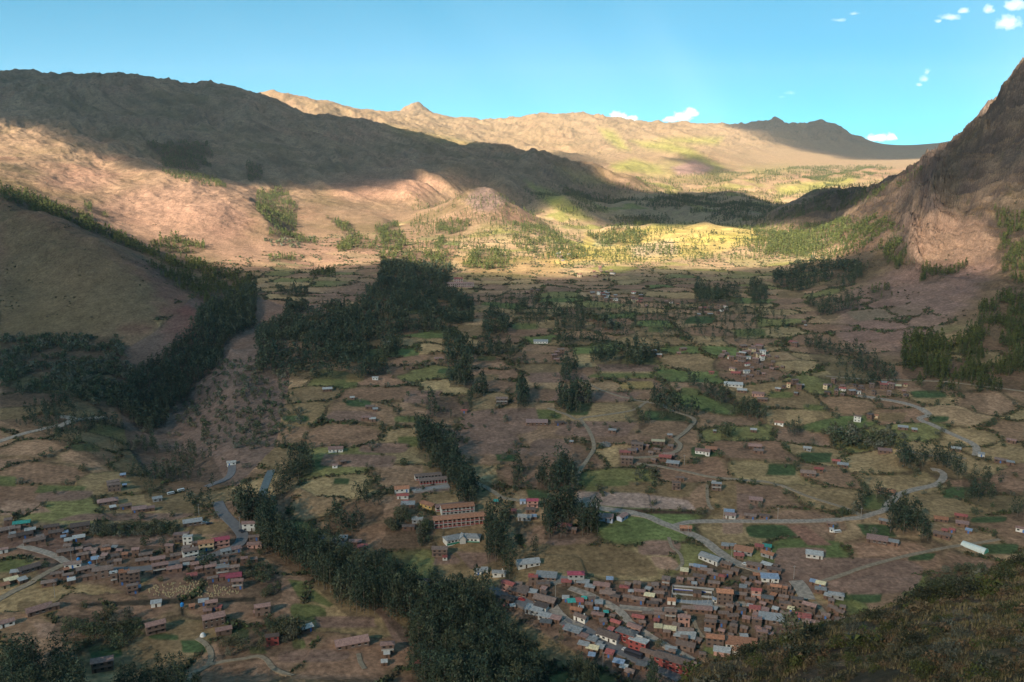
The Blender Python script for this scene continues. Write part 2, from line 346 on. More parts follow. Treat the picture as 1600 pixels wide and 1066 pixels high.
# greens on the far slopes
G1 = (0.20, 0.235, 0.05)
for pl in [[(955,258),(990,248),(1030,260),(1035,270),(960,268)], [(985,220),(1040,222),(1080,232),(1130,262),(1120,268),(1060,240),(1010,232)], [(935,200),(960,205),(985,235),(965,232),(945,215)], [(1030,216),(1130,215),(1120,226),(1040,222)], [(820,282),(880,305),(930,345),(905,345),(850,318)], [(1210,292),(1330,276),(1340,282),(1260,300),(1215,304)]]:
    paint(pl, G1, 6, .7, 2000)
for pl, c in [([(915,365),(1070,348),(1180,355),(1200,375),(1100,400),(960,412),(900,405)], (0.34,0.31,0.08)), ([(985,385),(1050,375),(1060,398),(990,402)], (0.38,0.33,0.24)), ([(930,375),(955,372),(960,382),(930,384)], (0.30,0.34,0.20)), ([(850,395),(900,385),(930,405),(860,420)], (0.36,0.29,0.09)), ([(700,400),(860,400),(880,430),(740,430)], (0.25,0.19,0.08))]:
    paint(pl, c, 6, .65, 1500, 4000, .5)
paint([(725,312),(748,292),(765,290),(790,312),(775,330),(745,330)], (0.15,0.12,0.10), 7, .8, 2300, 2900)
for pl in [[(1000,262),(1050,250),(1130,262),(1160,275),(1090,282),(1010,278)], [(600,196),(700,214),(760,228),(700,226),(620,205)], [(1160,262),(1230,258),(1260,268),(1180,275)], [(870,262),(930,275),(960,290),(900,285)]]: paint(pl, (0.20,0.215,0.07), 9, .5, 2600)
paint([(1050,262),(1085,250),(1115,262),(1100,272),(1060,274)], (0.24,0.17,0.15), 5, .8, 4500)
paint([(1420,350),(1470,330),(1540,350),(1560,400),(1500,408),(1425,402)], (0.26,0.19,0.125), 12, .7, 1200, 2000)
paint([(1300,480),(1400,420),(1560,410),(1500,490),(1410,560),(1320,540)], (0.21,0.15,0.12), 16, .7, 900, 1900, .5)
# particular fields, by what grows in them
DG, LG, OL, TN, BR, YL = (np.array(q)*1.25 for q in ((0.046,0.078,0.032), (0.095,0.115,0.042), (0.155,0.122,0.062), (0.24,0.175,0.115), (0.165,0.12,0.085), (0.22,0.18,0.07)))
FIELDS = [(DG,1205,831,36,11),(DG,905,638,18,11),(DG,1040,650,32,8),(LG,850,648,25,8),(DG,1222,734,24,9),(DG,1275,715,26,8),(DG,1100,706,20,8),(DG,1500,770,26,9),(DG,1370,829,28,10),(DG,842,772,20,7),(DG,792,715,18,6),(DG,130,699,18,6),
 (DG,165,1018,25,11),(DG,302,1010,20,10),(DG,375,990,14,9),(LG,22,884,28,10),(DG,255,995,22,5),(LG,188,985,34,7),(LG,95,765,40,6),(LG,10,752,16,8),(DG,507,724,18,7),(DG,533,752,13,5),(DG,560,630,18,6),(DG,462,654,20,5),(LG,590,560,15,5),
 (LG,1025,514,13,5),(LG,1172,520,26,6),(DG,1095,500,24,6),(OL,1235,460,20,6),(LG,1220,617,18,5),(LG,1272,637,16,5),(OL,1385,652,32,7),(DG,1467,655,14,5),(DG,1450,616,26,6),(LG,1367,785,20,12),(DG,1342,935,38,8),(LG,1330,950,25,12),(DG,1440,870,20,6),
 (LG,1430,915,22,18),(DG,1562,858,30,8),(DG,1545,812,26,5),(LG,985,587,60,4),(YL,995,602,28,6),(LG,1080,612,16,6),(LG,482,957,26,13),(LG,467,1006,10,8),(LG,402,1016,14,6),(LG,540,600,18,6),(YL,555,590,15,7),(LG,640,655,22,5),(LG,640,690,20,8),
 (OL,700,735,40,14),(YL,300,845,60,6),(OL,330,825,24,10),(TN,25,786,18,4),(OL,740,875,30,15),(BR,700,872,22,10),(OL,880,870,90,20),(OL,960,880,60,20),(TN,1040,880,20,10),(BR,1030,856,30,12),(BR,880,838,22,14),(OL,1010,765,80,12),(LG,940,755,40,5),(LG,560,560,12,5),
 (LG,760,560,14,4),(LG,720,495,20,9),(LG,820,510,20,5),(OL,760,590,20,5),(DG,700,580,14,4),(BR,1320,900,110,28),(BR,1250,870,40,14),(BR,780,660,60,22),(BR,560,720,60,10),(BR,600,700,36,8),(BR,1160,790,30,18),(OL,1130,780,20,28),(BR,930,620,70,8),
 (BR,930,670,60,12),(BR,100,775,40,8),(BR,200,808,100,6),(BR,200,850,66,16),(BR,540,972,50,9),(BR,490,1025,52,10),(TN,90,985,36,12),(OL,60,950,30,10),(TN,1145,820,16,14),(BR,750,690,70,20),(BR,860,700,30,14),(BR,660,620,30,10),(BR,870,590,50,8),(BR,980,575,50,6),(BR,700,640,36,12),(BR,550,650,36,8),(LG,145,702,12,4)]
for c, x, y, rx, ry in FIELDS:
    paint([(x+rx*(math.copysign(abs(math.cos(q))**.4, math.cos(q))+.25*math.sin(q)*math.sin(x*9.1)+.1*math.sin(3*q+y)), y+ry*(math.copysign(abs(math.sin(q))**.4, math.sin(q))+.2*math.cos(q)*math.sin(y*5.3))) for q in np.arange(0, 6.28, .35)], c, 1.6, 1.0, 380, 2200, .18)
for c, pl in [((0.33,0.27,0.21),[(903,768),(1000,771),(1075,782),(1088,796),(1030,795),(960,792),(898,785)]), ((0.07,0.05,0.035),[(898,787),(960,794),(1030,797),(1090,799),(1085,804),(1020,803),(920,796)]), (LG,[(450,905),(472,908),(522,945),(515,949),(465,932)]), (BR,[(560,930),(585,940),(635,985),(640,1010),(615,1000),(600,970)]),
      ((0.20,0.14,0.09),[(232,912),(300,907),(370,915),(375,928),(330,935),(232,936)]), ((0.24,0.15,0.10),[(1228,820),(1260,822),(1300,852),(1262,852)]), (BR,[(400,893),(430,890),(448,920),(420,928)]), ((0.05,0.045,0.03),[(232,936),(400,933),(400,940),(160,948),(110,945)]),
      ((0.20,0.165,0.145),[(640,762),(700,756),(702,766),(645,772)]), (OL,[(680,828),(758,824),(790,850),(790,888),(735,890),(712,868),(680,850)]), (BR,[(712,862),(775,864),(778,875),(735,890)]), (TN,[(0,790),(60,785),(80,800),(0,806)]), ((0.16,0.12,0.105),[(1215,980),(1235,985),(1232,1005),(1205,1010)])]:
    paint(pl, c, 1.5, 1, 380, 2200, .2)
# trodden earth of the villages
VILL = [[(770,915),(860,905),(1000,920),(1120,870),(1210,880),(1240,935),(1320,950),(1335,975),(1230,1005),(1100,1010),(1090,1040),(1070,1066),(980,1066),(900,1020),(840,985),(770,945)], [(0,815),(60,815),(130,820),(140,855),(230,870),(340,835),(395,820),(400,860),(340,880),(375,905),(370,925),(300,905),(220,905),(215,935),(160,915),(60,905),(60,870),(0,850)], [(965,700),(1060,695),(1060,735),(970,730)]]
for v in VILL: paint(v, (0.135,0.095,0.074), 5, .75, 380, 2200, .4)
# forest floor
GROVES = []   # filled from the table; kind, spacing, height, polygon, range of distance
def G(kind, sp, ht, pts, y0=0, y1=1e9, where=None): GROVES.append((kind, sp, ht, [(pts[i], pts[i+1]) for i in range(0, len(pts), 2)], y0, y1, where))
E_, P_, S_ = 'eucalyptus', 'pine', 'scrub'
G(P_,6.5,14,[0,285,60,300,130,330,200,370,260,390,330,410,395,425,400,450,330,440,250,402,190,378,120,348,60,326,0,312],1480,2400)
G(P_,6.5,14,[232,408,300,430,345,443,402,438,395,500,340,500,320,465,270,440],1150,2400)
G(E_,5.1,16,[310,480,400,440,400,500,350,530,345,560,310,590,280,620,240,670,205,650,180,620,200,590,260,545,300,510],600,2400)
G(E_,7.5,14,[0,605,100,600,170,635,250,690,330,700,370,760,330,790,240,780,200,730,100,685,0,645],500,1500)
G(S_,7,10,[0,520,180,520,215,580,170,640,100,605,0,605],700,1300)
G(S_,11,8,[330,700,260,640,330,560,430,560,480,640,430,700],500,1300)
G(E_,6,19,[445,467,500,475,550,470,570,457,590,442,597,407,707,415,707,430,697,445,740,465,740,490,700,507,632,510,620,535,605,570,550,585,475,585,400,570,400,490,442,500],900,2200,'broad wood left of the far white school')
G(E_,5.5,21,[690,515,725,520,738,550,740,590,705,590,693,550],700,1500,'dark grove standing alone above the terraced fields')
G(E_,6,19,[752,500,770,475,790,480,793,515,760,520],900,1700)
G(E_,7,17,[738,525,800,535,800,555,745,555],800,1500)
G(E_,6,14,[432,447,455,442,482,447,480,457,440,457],1000,1900)
G(P_,6,12,[483,418,525,420,525,428,483,426],1200,2200)
G(E_,7,17,[805,470,855,478,855,492,808,495],900,1900); G(E_,7,17,[862,480,915,480,918,505,870,505],900,1900)
G(S_,7,13,[920,485,975,500,972,512,930,503],900,1800); G(E_,7,18,[870,512,950,520,950,533,872,532],900,1700)
G(E_,6.5,20,[922,535,1030,535,1030,560,950,562,922,552],800,1500); G(E_,6.5,20,[798,538,825,538,825,560,800,560],800,1500)
G(E_,6.5,20,[875,560,910,560,905,585,875,585],800,1400); G(E_,7,17,[1085,440,1160,445,1160,468,1085,465],1100,2100)
G(E_,7,17,[1170,440,1200,435,1200,470,1175,470],1000,2100); G(E_,15,14,[740,465,800,455,1000,470,1200,475,1250,500,1200,530,1000,525,800,500],900,1700)
G(E_,5,21,[647,655,665,655,720,695,722,740,705,745,680,712,650,692],560,1000,'row of dark trees climbing beside the round terrace')
G(E_,8,16,[665,612,700,607,735,600,740,625,690,645,665,640],600,1100); G(E_,6,18,[727,582,760,590,762,605,740,612],600,1200)
G(E_,5,22,[715,722,745,735,748,768,725,773,713,750],500,800,'clump just above the orange roofed school'); G(E_,6,19,[425,735,455,705,485,700,488,725,460,745,425,775],450,900,'strip along the right bank of the stream')
G(E_,6.5,18,[508,785,560,762,600,765,600,790,560,800,550,825,510,825],430,800,'dark grove left of the orange roofed school'); G(E_,6,22,[760,790,788,790,800,850,802,905,785,890,765,850],430,700,'narrow tall grove right of the orange roofed school')
G(E_,5,20,[808,602,825,600,826,625,808,628],600,1100,'pair of trees standing alone left of the square grove'); G(E_,5.5,21,[872,600,925,605,925,622,900,628,872,628],600,1100,'square grove on the upper terraces')
G(E_,6,20,[1018,605,1035,605,1050,620,1090,635,1088,648,1055,642,1020,625],600,1050,'grove above the green fields by the hairpin track'); G(E_,6,15,[998,642,1017,642,1017,655,1000,658],600,1000)
G(S_,6,13,[1126,668,1146,668,1146,676,1126,676],600,950,'round tree standing alone on the plateau'); G(E_,7,15,[1152,685,1172,680,1175,688,1155,690],600,900,'thin trees beside the white roofed cabin on the plateau')
G(E_,5.5,20,[868,710,885,712,902,720,900,750,860,755,840,745,845,725,865,730],520,850,'dark clump below the round terrace'); G(E_,5.5,20,[800,705,820,705,822,745,802,745],520,850,'trees left of the dark clump below the round terrace')
G(E_,4.6,24,[868,775,900,765,898,790,935,795,935,812,850,815,852,785],480,720,'very dark grove left of the wide bare terrace')
G(E_,6.5,15,[1075,583,1100,590,1160,615,1200,640,1200,658,1150,635,1100,605,1075,592],650,1300)
G(E_,7,17,[1278,575,1350,570,1400,580,1400,595,1350,595,1285,585],700,1300); G(E_,7,16,[1230,650,1255,648,1256,668,1232,668],600,1100)
G(S_,6,13,[1295,660,1360,668,1400,680,1385,697,1340,690,1295,675],600,1100); G(E_,6,18,[1400,700,1470,700,1500,715,1500,735,1450,722,1400,712],520,950,'ravine edge behind the hairpin bend')
G(E_,7,15,[1500,720,1560,740,1600,760,1600,800,1550,780,1505,765],480,900,'ravine at the right edge below the dirt road'); G(E_,5,21,[1385,785,1430,790,1436,812,1392,812],450,750,'dark clump at the foot of the hairpin road')
G(E_,5.5,18,[1370,752,1386,748,1388,766,1372,766],450,800,'small clump behind the orange hipped house'); G(E_,6,16,[1342,745,1350,745,1350,798,1340,798],450,800,'single file of thin trees left of the orange hipped house')
G(E_,4,17,[1347,798,1357,798,1357,808,1347,808],450,750,'lone dark tree where two dirt roads meet'); G(E_,4.5,20,[1496,792,1508,792,1508,803,1496,803],450,750,'lone pointed tree right of the hairpin road')
G(E_,5,17,[1438,808,1455,808,1455,828,1438,828],430,700,'two bushy trees above the long open shed')
G(P_,5.5,17,[1530,470,1600,445,1620,600,1450,600,1410,572,1412,525,1440,520,1450,530,1530,505],850,1600,'wood')
G(P_,6,16,[1412,515,1475,520,1475,570,1430,575,1410,560],850,1500)
G(P_,6,15,[1555,325,1620,330,1620,445,1575,445,1560,400,1545,392,1565,372],1000,1900); G(P_,7,14,[1552,322,1580,305,1620,312,1620,335,1555,330],1200,2000)
G(P_,6,13,[1435,412,1510,405,1512,414,1460,434,1437,437],1000,1700); G(P_,6,14,[1380,377,1412,364,1430,410,1400,414,1380,402],1000,2100)
G(P_,7,13,[1358,447,1392,442,1395,457,1360,467],1000,1800); G(E_,7,15,[1262,460,1300,455,1345,455,1350,470,1290,492,1262,470],950,1900)
G(E_,7,16,[1205,425,1250,405,1340,402,1360,415,1330,440,1250,450,1210,440],1200,2400); G(E_,7.5,15,[1260,525,1300,525,1350,540,1380,560,1400,585,1300,575,1262,545],750,1500)
G(P_,7,14,[1200,370,1290,340,1385,335,1390,352,1330,372,1250,395,1200,390],1300,2800); G(P_,7,14,[1200,328,1250,318,1300,300,1375,293,1437,259,1442,264,1400,292,1325,322,1250,337,1200,342],1500,3400)
G(P_,9,14,[1180,362,1290,345,1400,335,1420,350,1380,385,1300,400,1190,395],1300,3000)
G(P_,13,13,[1230,260,1320,259,1380,257,1385,264,1340,282,1280,292,1235,287],3000,7500)
G(P_,8,14,[400,300,440,290,465,320,462,365,420,372,415,340,400,320],1500,3200); G(P_,7,14,[508,333,550,345,560,365,590,375,590,387,530,389,520,377,545,369,520,345],1500,3000)
G(P_,7,15,[585,349,620,346,632,368,640,386,600,386,588,372],1500,3000); G(P_,7,15,[588,392,640,386,705,392,708,412,600,408],1300,2600)
G(P_,7,15,[722,410,745,387,775,380,795,400,790,414,730,416],1400,2600); G(P_,8,14,[668,386,690,366,697,373,680,391],1500,2800); G(P_,8,14,[680,346,735,336,730,356,700,363,680,359],1700,3200)
G(P_,8,13,[420,398,465,396,465,404,420,404],1400,2400); G(P_,8,13,[462,366,498,371,495,378,462,373],1500,2800); G(P_,6.5,14,[232,372,280,363,320,378,320,389,270,391,240,381],1500,2400)
G(P_,7.5,16,[228,219,320,219,333,233,322,246,328,258,310,263,252,257,256,246,238,233],2500,5000); G(P_,8,15,[385,252,410,252,410,273,388,281],2300,4500); G(P_,9,13,[245,260,340,277,355,291,320,288,280,281],2200,4000)
G(P_,7,13,[132,314,170,331,165,336,135,323],1700,2600)
G(P_,10,15,[870,287,930,300,960,310,1100,302,1200,320,1200,345,1050,340,1000,350,900,322],1900,5000); G(P_,8,16,[915,363,970,351,1010,361,1000,376,940,379],1700,3200)
G(P_,9,14,[800,346,850,351,880,371,920,391,910,403,840,399,800,381],1600,3200); G(P_,12,13,[805,287,850,301,900,331,915,346,890,346,840,311],1900,4500)
G(P_,14,13,[1150,350,1230,352,1230,390,1150,392],1600,4000); G(P_,15,13,[840,285,1240,262,1400,260,1240,400,860,415],1600,5500); G(P_,14,12,[640,300,850,300,850,410,640,400],1500,4200); G(S_,11,9,[390,380,470,365,500,372,470,385],1500,3000)
G(E_,4.9,23,[400,760,425,790,430,810,470,835,520,850,560,872,600,885,640,890,660,915,700,915,760,910,780,950,802,985,826,1012,850,1040,850,1110,740,1110,650,1040,640,980,600,930,550,935,510,900,470,870,400,835,350,800,370,775],330,720,'long dark wood running down to the village')
G(E_,5.5,22,[0,1010,20,1005,55,1015,60,1110,0,1110],300,560,'dark grove in the bottom left corner'); G(E_,5.5,20,[75,1020,85,1000,100,1015,130,1045,130,1110,75,1110],300,560,'grove left of the pink roofed house at the bottom')
G(E_,6,16,[175,1045,200,1030,240,1025,310,1040,312,1110,180,1110],300,520,'low trees along the bottom edge beside the forked track')
G(S_,4,7,[138,818,200,815,280,815,280,828,200,835,140,832],420,700,'long hedge of leafy trees above the brown field'); G(E_,5,18,[888,1035,905,1020,935,1035,940,1110,888,1110],300,520,'dark trees below the roadside sheds')
G(E_,4,20,[979,1052,986,1052,986,1075,979,1075],330,520,'pointed tree in front of the main road'); G(E_,5,19,[1012,1040,1026,1040,1026,1110,1012,1110],300,500,'dark trees at the lower end of the main road')
G(E_,4,16,[875,985,882,985,882,994,875,994],380,560,'dark pointed tree by the roadside sheds'); G(E_,5,18,[815,845,842,840,842,866,818,870],430,700,'three pointed trees beside the grey roofed white house')
G(S_,5,11,[310,855,322,855,322,875,308,875],400,650,'dark bushy tree in front of the white walled house'); G(S_,4,9,[140,935,134,935,124,942,134,946],400,650,'small pointed tree below the ploughed plot')
G(S_,7,9,[100,950,200,940,230,960,200,1000,120,1010,80,975],350,620,'bushes between the lower left fields'); G(S_,6,10,[418,960,470,965,475,985,430,990],350,560,'grey green round trees beside the white roof'); G(S_,8,8,[330,985,460,950,470,1000,360,1030],350,560,'bushes around the lower tracks')
G(S_,6,9,[620,790,660,800,680,835,620,880,560,870,600,830],430,720,'bushes left of the orange roofed school'); G(S_,8,8,[170,840,230,845,340,835,345,848,200,850],420,680,'bushes round the ploughed field'); G(S_,7,8,[350,870,400,850,440,900,420,960,380,930],400,640,'bushes on the slope below the paved bend')
G(S_,6,9,[1145,905,1190,900,1200,920,1160,925],400,640,'dark bushes among the houses under the blue roof'); G(S_,6,10,[1145,980,1175,980,1190,1010,1140,1008],380,560,'trees between the orange and brown brick houses'); G(S_,7,7,[1225,980,1290,985,1240,1010,1210,1010],350,520,'scrub behind the lowest brick houses')
G(S_,14,7,[560,560,900,560,1600,620,1600,840,1200,820,900,800,560,760],430,1100,'trees scattered between the central fields'); G(S_,16,7,[0,700,560,600,560,760,500,860,0,830],430,900,'trees scattered between the lower left fields')
G(S_,13,6,[880,930,1000,915,1160,900,1300,950,1240,1000,1100,1040,960,1000],400,640,'small trees among the village roofs')
G(S_,13,6,[20,820,140,850,340,850,400,880,330,905,160,915,40,905],400,640,'small trees among the left village roofs')
G(S_,9,7,[985,738,1010,733,1060,742,1040,756,985,752],450,800,'bushes around the brick house above the bare terrace'); G(S_,5,7,[1440,895,1480,880,1540,885,1535,925,1455,930],420,640,'bushes below the greenhouse')
UP = .5
def gmask(fx, fy, px, py, g, soft=0):
    kind, sp, ht, pl, y0, y1, wh = g
    xs = [p[0] for p in pl]; ys = [p[1] for p in pl]; out = np.zeros(px.shape, bool)
    m = (px > min(xs)) & (px < max(xs)) & (py > min(ys)) & (py < max(ys)) & (fy > y0) & (fy < y1)
    if m.any():
        wb = 7*perlin(fx[m]/30, fy[m]/30, 120)+4*perlin(fx[m]/11, fy[m]/11, 121); out[m] = inpoly(px[m]+wb, py[m]+wb*.4, pl)
    return out
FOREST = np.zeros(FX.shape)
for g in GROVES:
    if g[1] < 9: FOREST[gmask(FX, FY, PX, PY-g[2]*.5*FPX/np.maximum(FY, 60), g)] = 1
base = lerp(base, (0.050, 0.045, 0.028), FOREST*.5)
# near hillside: dry grass, dark soil
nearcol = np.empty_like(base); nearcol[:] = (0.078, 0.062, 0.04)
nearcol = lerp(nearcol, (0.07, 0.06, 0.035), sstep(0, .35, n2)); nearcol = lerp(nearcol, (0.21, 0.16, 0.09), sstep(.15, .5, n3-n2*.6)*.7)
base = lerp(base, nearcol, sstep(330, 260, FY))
base = base*np.array([1.12,.93,.97])
base = np.clip(base, .01, .7)

mg, gt, gb = new_mat('ground_soil')
at = gt.nodes.new('ShaderNodeVertexColor'); at.layer_name = 'Col'
tc = gt.nodes.new('ShaderNodeTexCoord')
def noise(scale, det, rough=.6):
    n = gt.nodes.new('ShaderNodeTexNoise'); n.inputs['Scale'].default_value = scale; n.inputs['Detail'].default_value = det; n.inputs['Roughness'].default_value = rough
    gt.links.new(tc.outputs['Object'], n.inputs['Vector']); return n
def remap(n, lo, hi, a=.3, b=.7):
    r = gt.nodes.new('ShaderNodeMapRange'); r.inputs[1].default_value = a; r.inputs[2].default_value = b; r.inputs[3].default_value = lo; r.inputs[4].default_value = hi
    gt.links.new(n.outputs[0], r.inputs[0]); return r
def mul(a, b):
    m = gt.nodes.new('ShaderNodeMath'); m.operation = 'MULTIPLY'; gt.links.new(a.outputs[0], m.inputs[0]); gt.links.new(b.outputs[0], m.inputs[1]); return m
k1 = remap(noise(.35, 6), .6, 1.4); k2 = remap(noise(.04, 6, .65), .8, 1.2); k3 = remap(noise(.11, 8, .75), .7, 1.3)
km = mul(mul(k1, k2), k3)
vm = gt.nodes.new('ShaderNodeVectorMath'); vm.operation = 'SCALE'; gt.links.new(at.outputs[0], vm.inputs[0]); gt.links.new(km.outputs[0], vm.inputs['Scale'])
gt.links.new(vm.outputs[0], gb.inputs['Base Color']); gb.inputs['Roughness'].default_value = .95; gb.inputs['Specular IOR Level'].default_value = .1
bp = gt.nodes.new('ShaderNodeBump'); bp.inputs['Strength'].default_value = .5; bp.inputs['Distance'].default_value = 2.2
gt.links.new(noise(.13, 8, .7).outputs[0], bp.inputs['Height']); bp2 = gt.nodes.new('ShaderNodeBump'); bp2.inputs['Strength'].default_value = .45; bp2.inputs['Distance'].default_value = 12
gt.links.new(noise(.022, 9, .72).outputs[0], bp2.inputs['Height']); gt.links.new(bp.outputs[0], bp2.inputs['Normal'])
geo = gt.nodes.new('ShaderNodeNewGeometry'); sp_ = gt.nodes.new('ShaderNodeSeparateXYZ'); gt.links.new(tc.outputs['Object'], sp_.inputs[0]); mr = gt.nodes.new('ShaderNodeMapRange'); mr.inputs[1].default_value = 70; mr.inputs[2].default_value = 130; mr.inputs[4].default_value = .55; gt.links.new(sp_.outputs[2], mr.inputs[0]); gt.links.new(mr.outputs[0], bp2.inputs['Strength'])
gt.links.new(bp2.outputs[0], gb.inputs['Normal'])

nr, ncn = FX.shape; I = np.arange(nr*ncn).reshape(nr, ncn)
Fq = np.stack([I[:-1,:-1], I[:-1,1:], I[1:,1:], I[1:,:-1]], -1).reshape(-1, 4)
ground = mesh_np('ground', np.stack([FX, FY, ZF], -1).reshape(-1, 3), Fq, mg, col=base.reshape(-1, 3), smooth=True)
tag(ground, kind='structure')

# ------------------------------------------------------------------ unseen clouds added to shade the land, outlines projected sunward from the shaded areas
CLOUDZ = 2700.0
mc, ct, cb = new_mat('shade_cloud_vapour'); ct.nodes.remove(cb)
vol = ct.nodes.new('ShaderNodeVolumePrincipled'); vol.inputs['Color'].default_value = (.95,.96,.98,1); vol.inputs['Density'].default_value = .011
ct.links.new(vol.outputs[0], ct.nodes['Material Output'].inputs['Volume'])
def shade_cloud(poly, soft, thick, label, amt=1.0, step=22):
    W = []
    for x, y, *q in poly:
        if len(q) == 2: X, Y, zz = x, y, q[0]
        elif q: a, t = pix(x, y); Y = q[0]; X = float(a)*Y; zz = float(zat(X, Y)) if q[0] < 15900 else 800
        else: X, Y, zz = hit(x, y)
        k = (CLOUDZ-zz)/sdir[2]; W.append((X+sdir[0]*k, Y+sdir[1]*k))
    W = np.array(W); x0, y0 = W.min(0)-soft*1.6; x1, y1 = W.max(0)+soft*1.6
    st = max(step, (x1-x0)/150, (y1-y0)/150)
    gx, gy = np.meshgrid(np.arange(x0, x1, st), np.arange(y0, y1, st))
    d = polydist(gx + soft*1.3*fbm(gx/(soft*4), gy/(soft*4), 5, 130), gy + soft*1.3*fbm(gx/(soft*4), gy/(soft*4), 5, 140), [tuple(p) for p in W])
    th = thick*sstep(-soft, soft, d)*amt*(1+.25*fbm(gx/260, gy/260, 4, 150)); on = th > thick*.012
    n_, m_ = gx.shape; J = np.arange(n_*m_).reshape(n_, m_); q = on[:-1,:-1]&on[1:,:-1]&on[:-1,1:]&on[1:,1:]
    qa = np.stack([J[:-1,:-1], J[:-1,1:], J[1:,1:], J[1:,:-1]], -1)[q]; N = n_*m_
    Vt = np.stack([gx, gy, CLOUDZ+th*.75], -1).reshape(-1, 3); Vb = np.stack([gx, gy, CLOUDZ-th*.25-.5], -1).reshape(-1, 3)
    e = {}
    for f in qa:
        for a_, b_ in ((f[0],f[1]),(f[1],f[2]),(f[2],f[3]),(f[3],f[0])):
            if (b_,a_) in e: del e[(b_,a_)]
            else: e[(a_,b_)] = 1
    side = np.array([(b_, a_, a_+N, b_+N) for a_, b_ in e]); F_ = np.concatenate([qa, qa[:, ::-1]+N, side])
    used = np.unique(F_); mp = np.zeros(2*N, int); mp[used] = np.arange(len(used))
    o = mesh_np('cloud', np.concatenate([Vt, Vb])[used], mp[F_], mc, smooth=True); tag(o, label, 'cloud'); return o  # unseen sun blocker, thickness sets how dark its shade is
SH = [
 ([(-1700,2000,250,0),(-1150,1760,230,0),(0,305,1700),(150,372,1640),(300,412,1570),(400,424),(600,412),(650,428),(760,434),(850,440),(930,428),(1000,420),(1100,425),(1200,425,1700),(1290,400,1650),(1350,385,1600),(1420,412,1350),(1500,412,1270),(1560,450,1180),(1600,455,1120),(1400,1300,200,0),(1500,600,150,0),(1200,-200,200,0),(0,-500,250,0),(-900,-200,100,0),(-1400,800,150,0),(-1500,1500,200,0)], 55, 88, 'broad unseen cloud shaped to shade the village and lower valley'),
 ([(-700,120,4600),(-300,130,3600),(-100,185,3300),(0,188),(60,200),(110,222),(170,248),(235,262),(300,275),(360,283),(470,292),(600,296),(640,272),(690,272),(740,300),(850,305),(930,345),(1010,352),(1100,350),(1190,352),(1290,325,2300),(1340,315,2250),(1440,280,2050),(1440,262,2300),(1300,300,3000),(1200,322,3300),(1120,300),(1000,305),(930,285),(900,262),(860,248,4000),(700,222,4300),(560,196,4500),(440,168,4500),(370,134,4600),(200,112,4700),(0,112,4700)], 70, 170, 'long unseen cloud shaped to shade the left ridge and the far woods'),
 ([(1140,199,9100),(1180,215,8300),(1230,222,8000),(1270,235,7600),(1320,247,7200),(1400,250,7200),(1470,248,7000),(1550,230,9000),(1600,190,12000),(1200,180,12000)], 200, 140, 'unseen cloud shaped to shade the two far round peaks'),
 ([(855,238,6300),(900,240,6200),(930,250,5700),(925,262,5300),(880,262,5300),(850,250,5800)], 140, 66, 'small unseen cloud shaped to shade the rocky far slope'),
 ([(1040,246),(1075,242),(1100,250),(1130,266),(1090,271),(1075,258)], 100, 72, 'small unseen cloud shaped to shade the far bare knoll'),
 ([(1425,330,1730),(1450,260,1900),(1500,218,1880),(1560,140,1760),(1620,80,1700),(1900,60,1500),(1900,300,1400),(1620,330,1420),(1540,318,1560),(1480,340,1600)], 60, 58, 'thin unseen cloud shaped to dim the right hand cliff'),
]
SH.append(([(1330,345,2150),(1440,262,2060),(1560,150,1780),(1640,80,1650),(1900,60,1500),(1900,400,1250),(1600,460,1130),(1500,430,1270),(1420,420,1400),(1330,420,1600)], 70, 34, 'light unseen cloud added to dim the right hand slopes'))  # second unseen layer, added only to dim the right slopes
SH.insert(1, ([(-1500,1500,200,0),(-1250,1560,200,0),(0,322,1500),(50,345,1460),(100,366,1420),(150,388,1380),(200,418,1340),(262,458,1290),(318,505,1180),(330,560,1000),(240,640,850),(0,640,820),(-800,800,30,0),(-1300,1100,120,0)], 60, 38, 'unseen cloud added to darken the near left spur'))  # extra unseen layer, added only to deepen the shade on the spur
for pl, soft, th, lab in SH: shade_cloud(pl, soft, th, lab)

# thin air between the viewpoint and the far ranges
hz = MBX = [(-9500,-40,-60),(16500-2000,-40,-60),(14500,12800,-60),(-9500,12800,-60)]
hv = hz+[(x, y, 1500) for x, y, _ in hz]
hf = [(0,3,2,1),(4,5,6,7),(0,1,5,4),(1,2,6,5),(2,3,7,6),(3,0,4,7)]
mh, ht_, hb = new_mat('haze_air'); ht_.nodes.remove(hb); hvn = ht_.nodes.new('ShaderNodeVolumePrincipled'); hvn.inputs['Color'].default_value = (.80,.88,1,1); hvn.inputs['Density'].default_value = HAZE
ht_.links.new(hvn.outputs[0], ht_.nodes['Material Output'].inputs['Volume'])
if HAZE: tag(mesh_np('haze', np.array(hv), np.array(hf), mh), kind='stuff')
# ------------------------------------------------------------------ roads
def flatmat(name, col, rough=.9, var=.2, scale=1.2):
    m, t, b = new_mat(name); tcn = t.nodes.new('ShaderNodeTexCoord'); n = t.nodes.new('ShaderNodeTexNoise'); n.inputs['Scale'].default_value = scale; n.inputs['Detail'].default_value = 6
    t.links.new(tcn.outputs['Object'], n.inputs['Vector'])
    r = t.nodes.new('ShaderNodeMapRange'); r.inputs[1].default_value = .3; r.inputs[2].default_value = .7; r.inputs[3].default_value = 1-var; r.inputs[4].default_value = 1+var
    t.links.new(n.outputs[0], r.inputs[0]); v = t.nodes.new('ShaderNodeVectorMath'); v.operation = 'SCALE'; v.inputs[0].default_value = col
    t.links.new(r.outputs[0], v.inputs['Scale']); t.links.new(v.outputs[0], b.inputs['Base Color']); b.inputs['Roughness'].default_value = rough; b.inputs['Specular IOR Level'].default_value = .25
    return m
M_DIRT = flatmat('dirt_road', (.30,.25,.21), .95, .34, .5); M_ASPH = flatmat('worn_asphalt', (.155,.145,.15), .85, .15, .5)
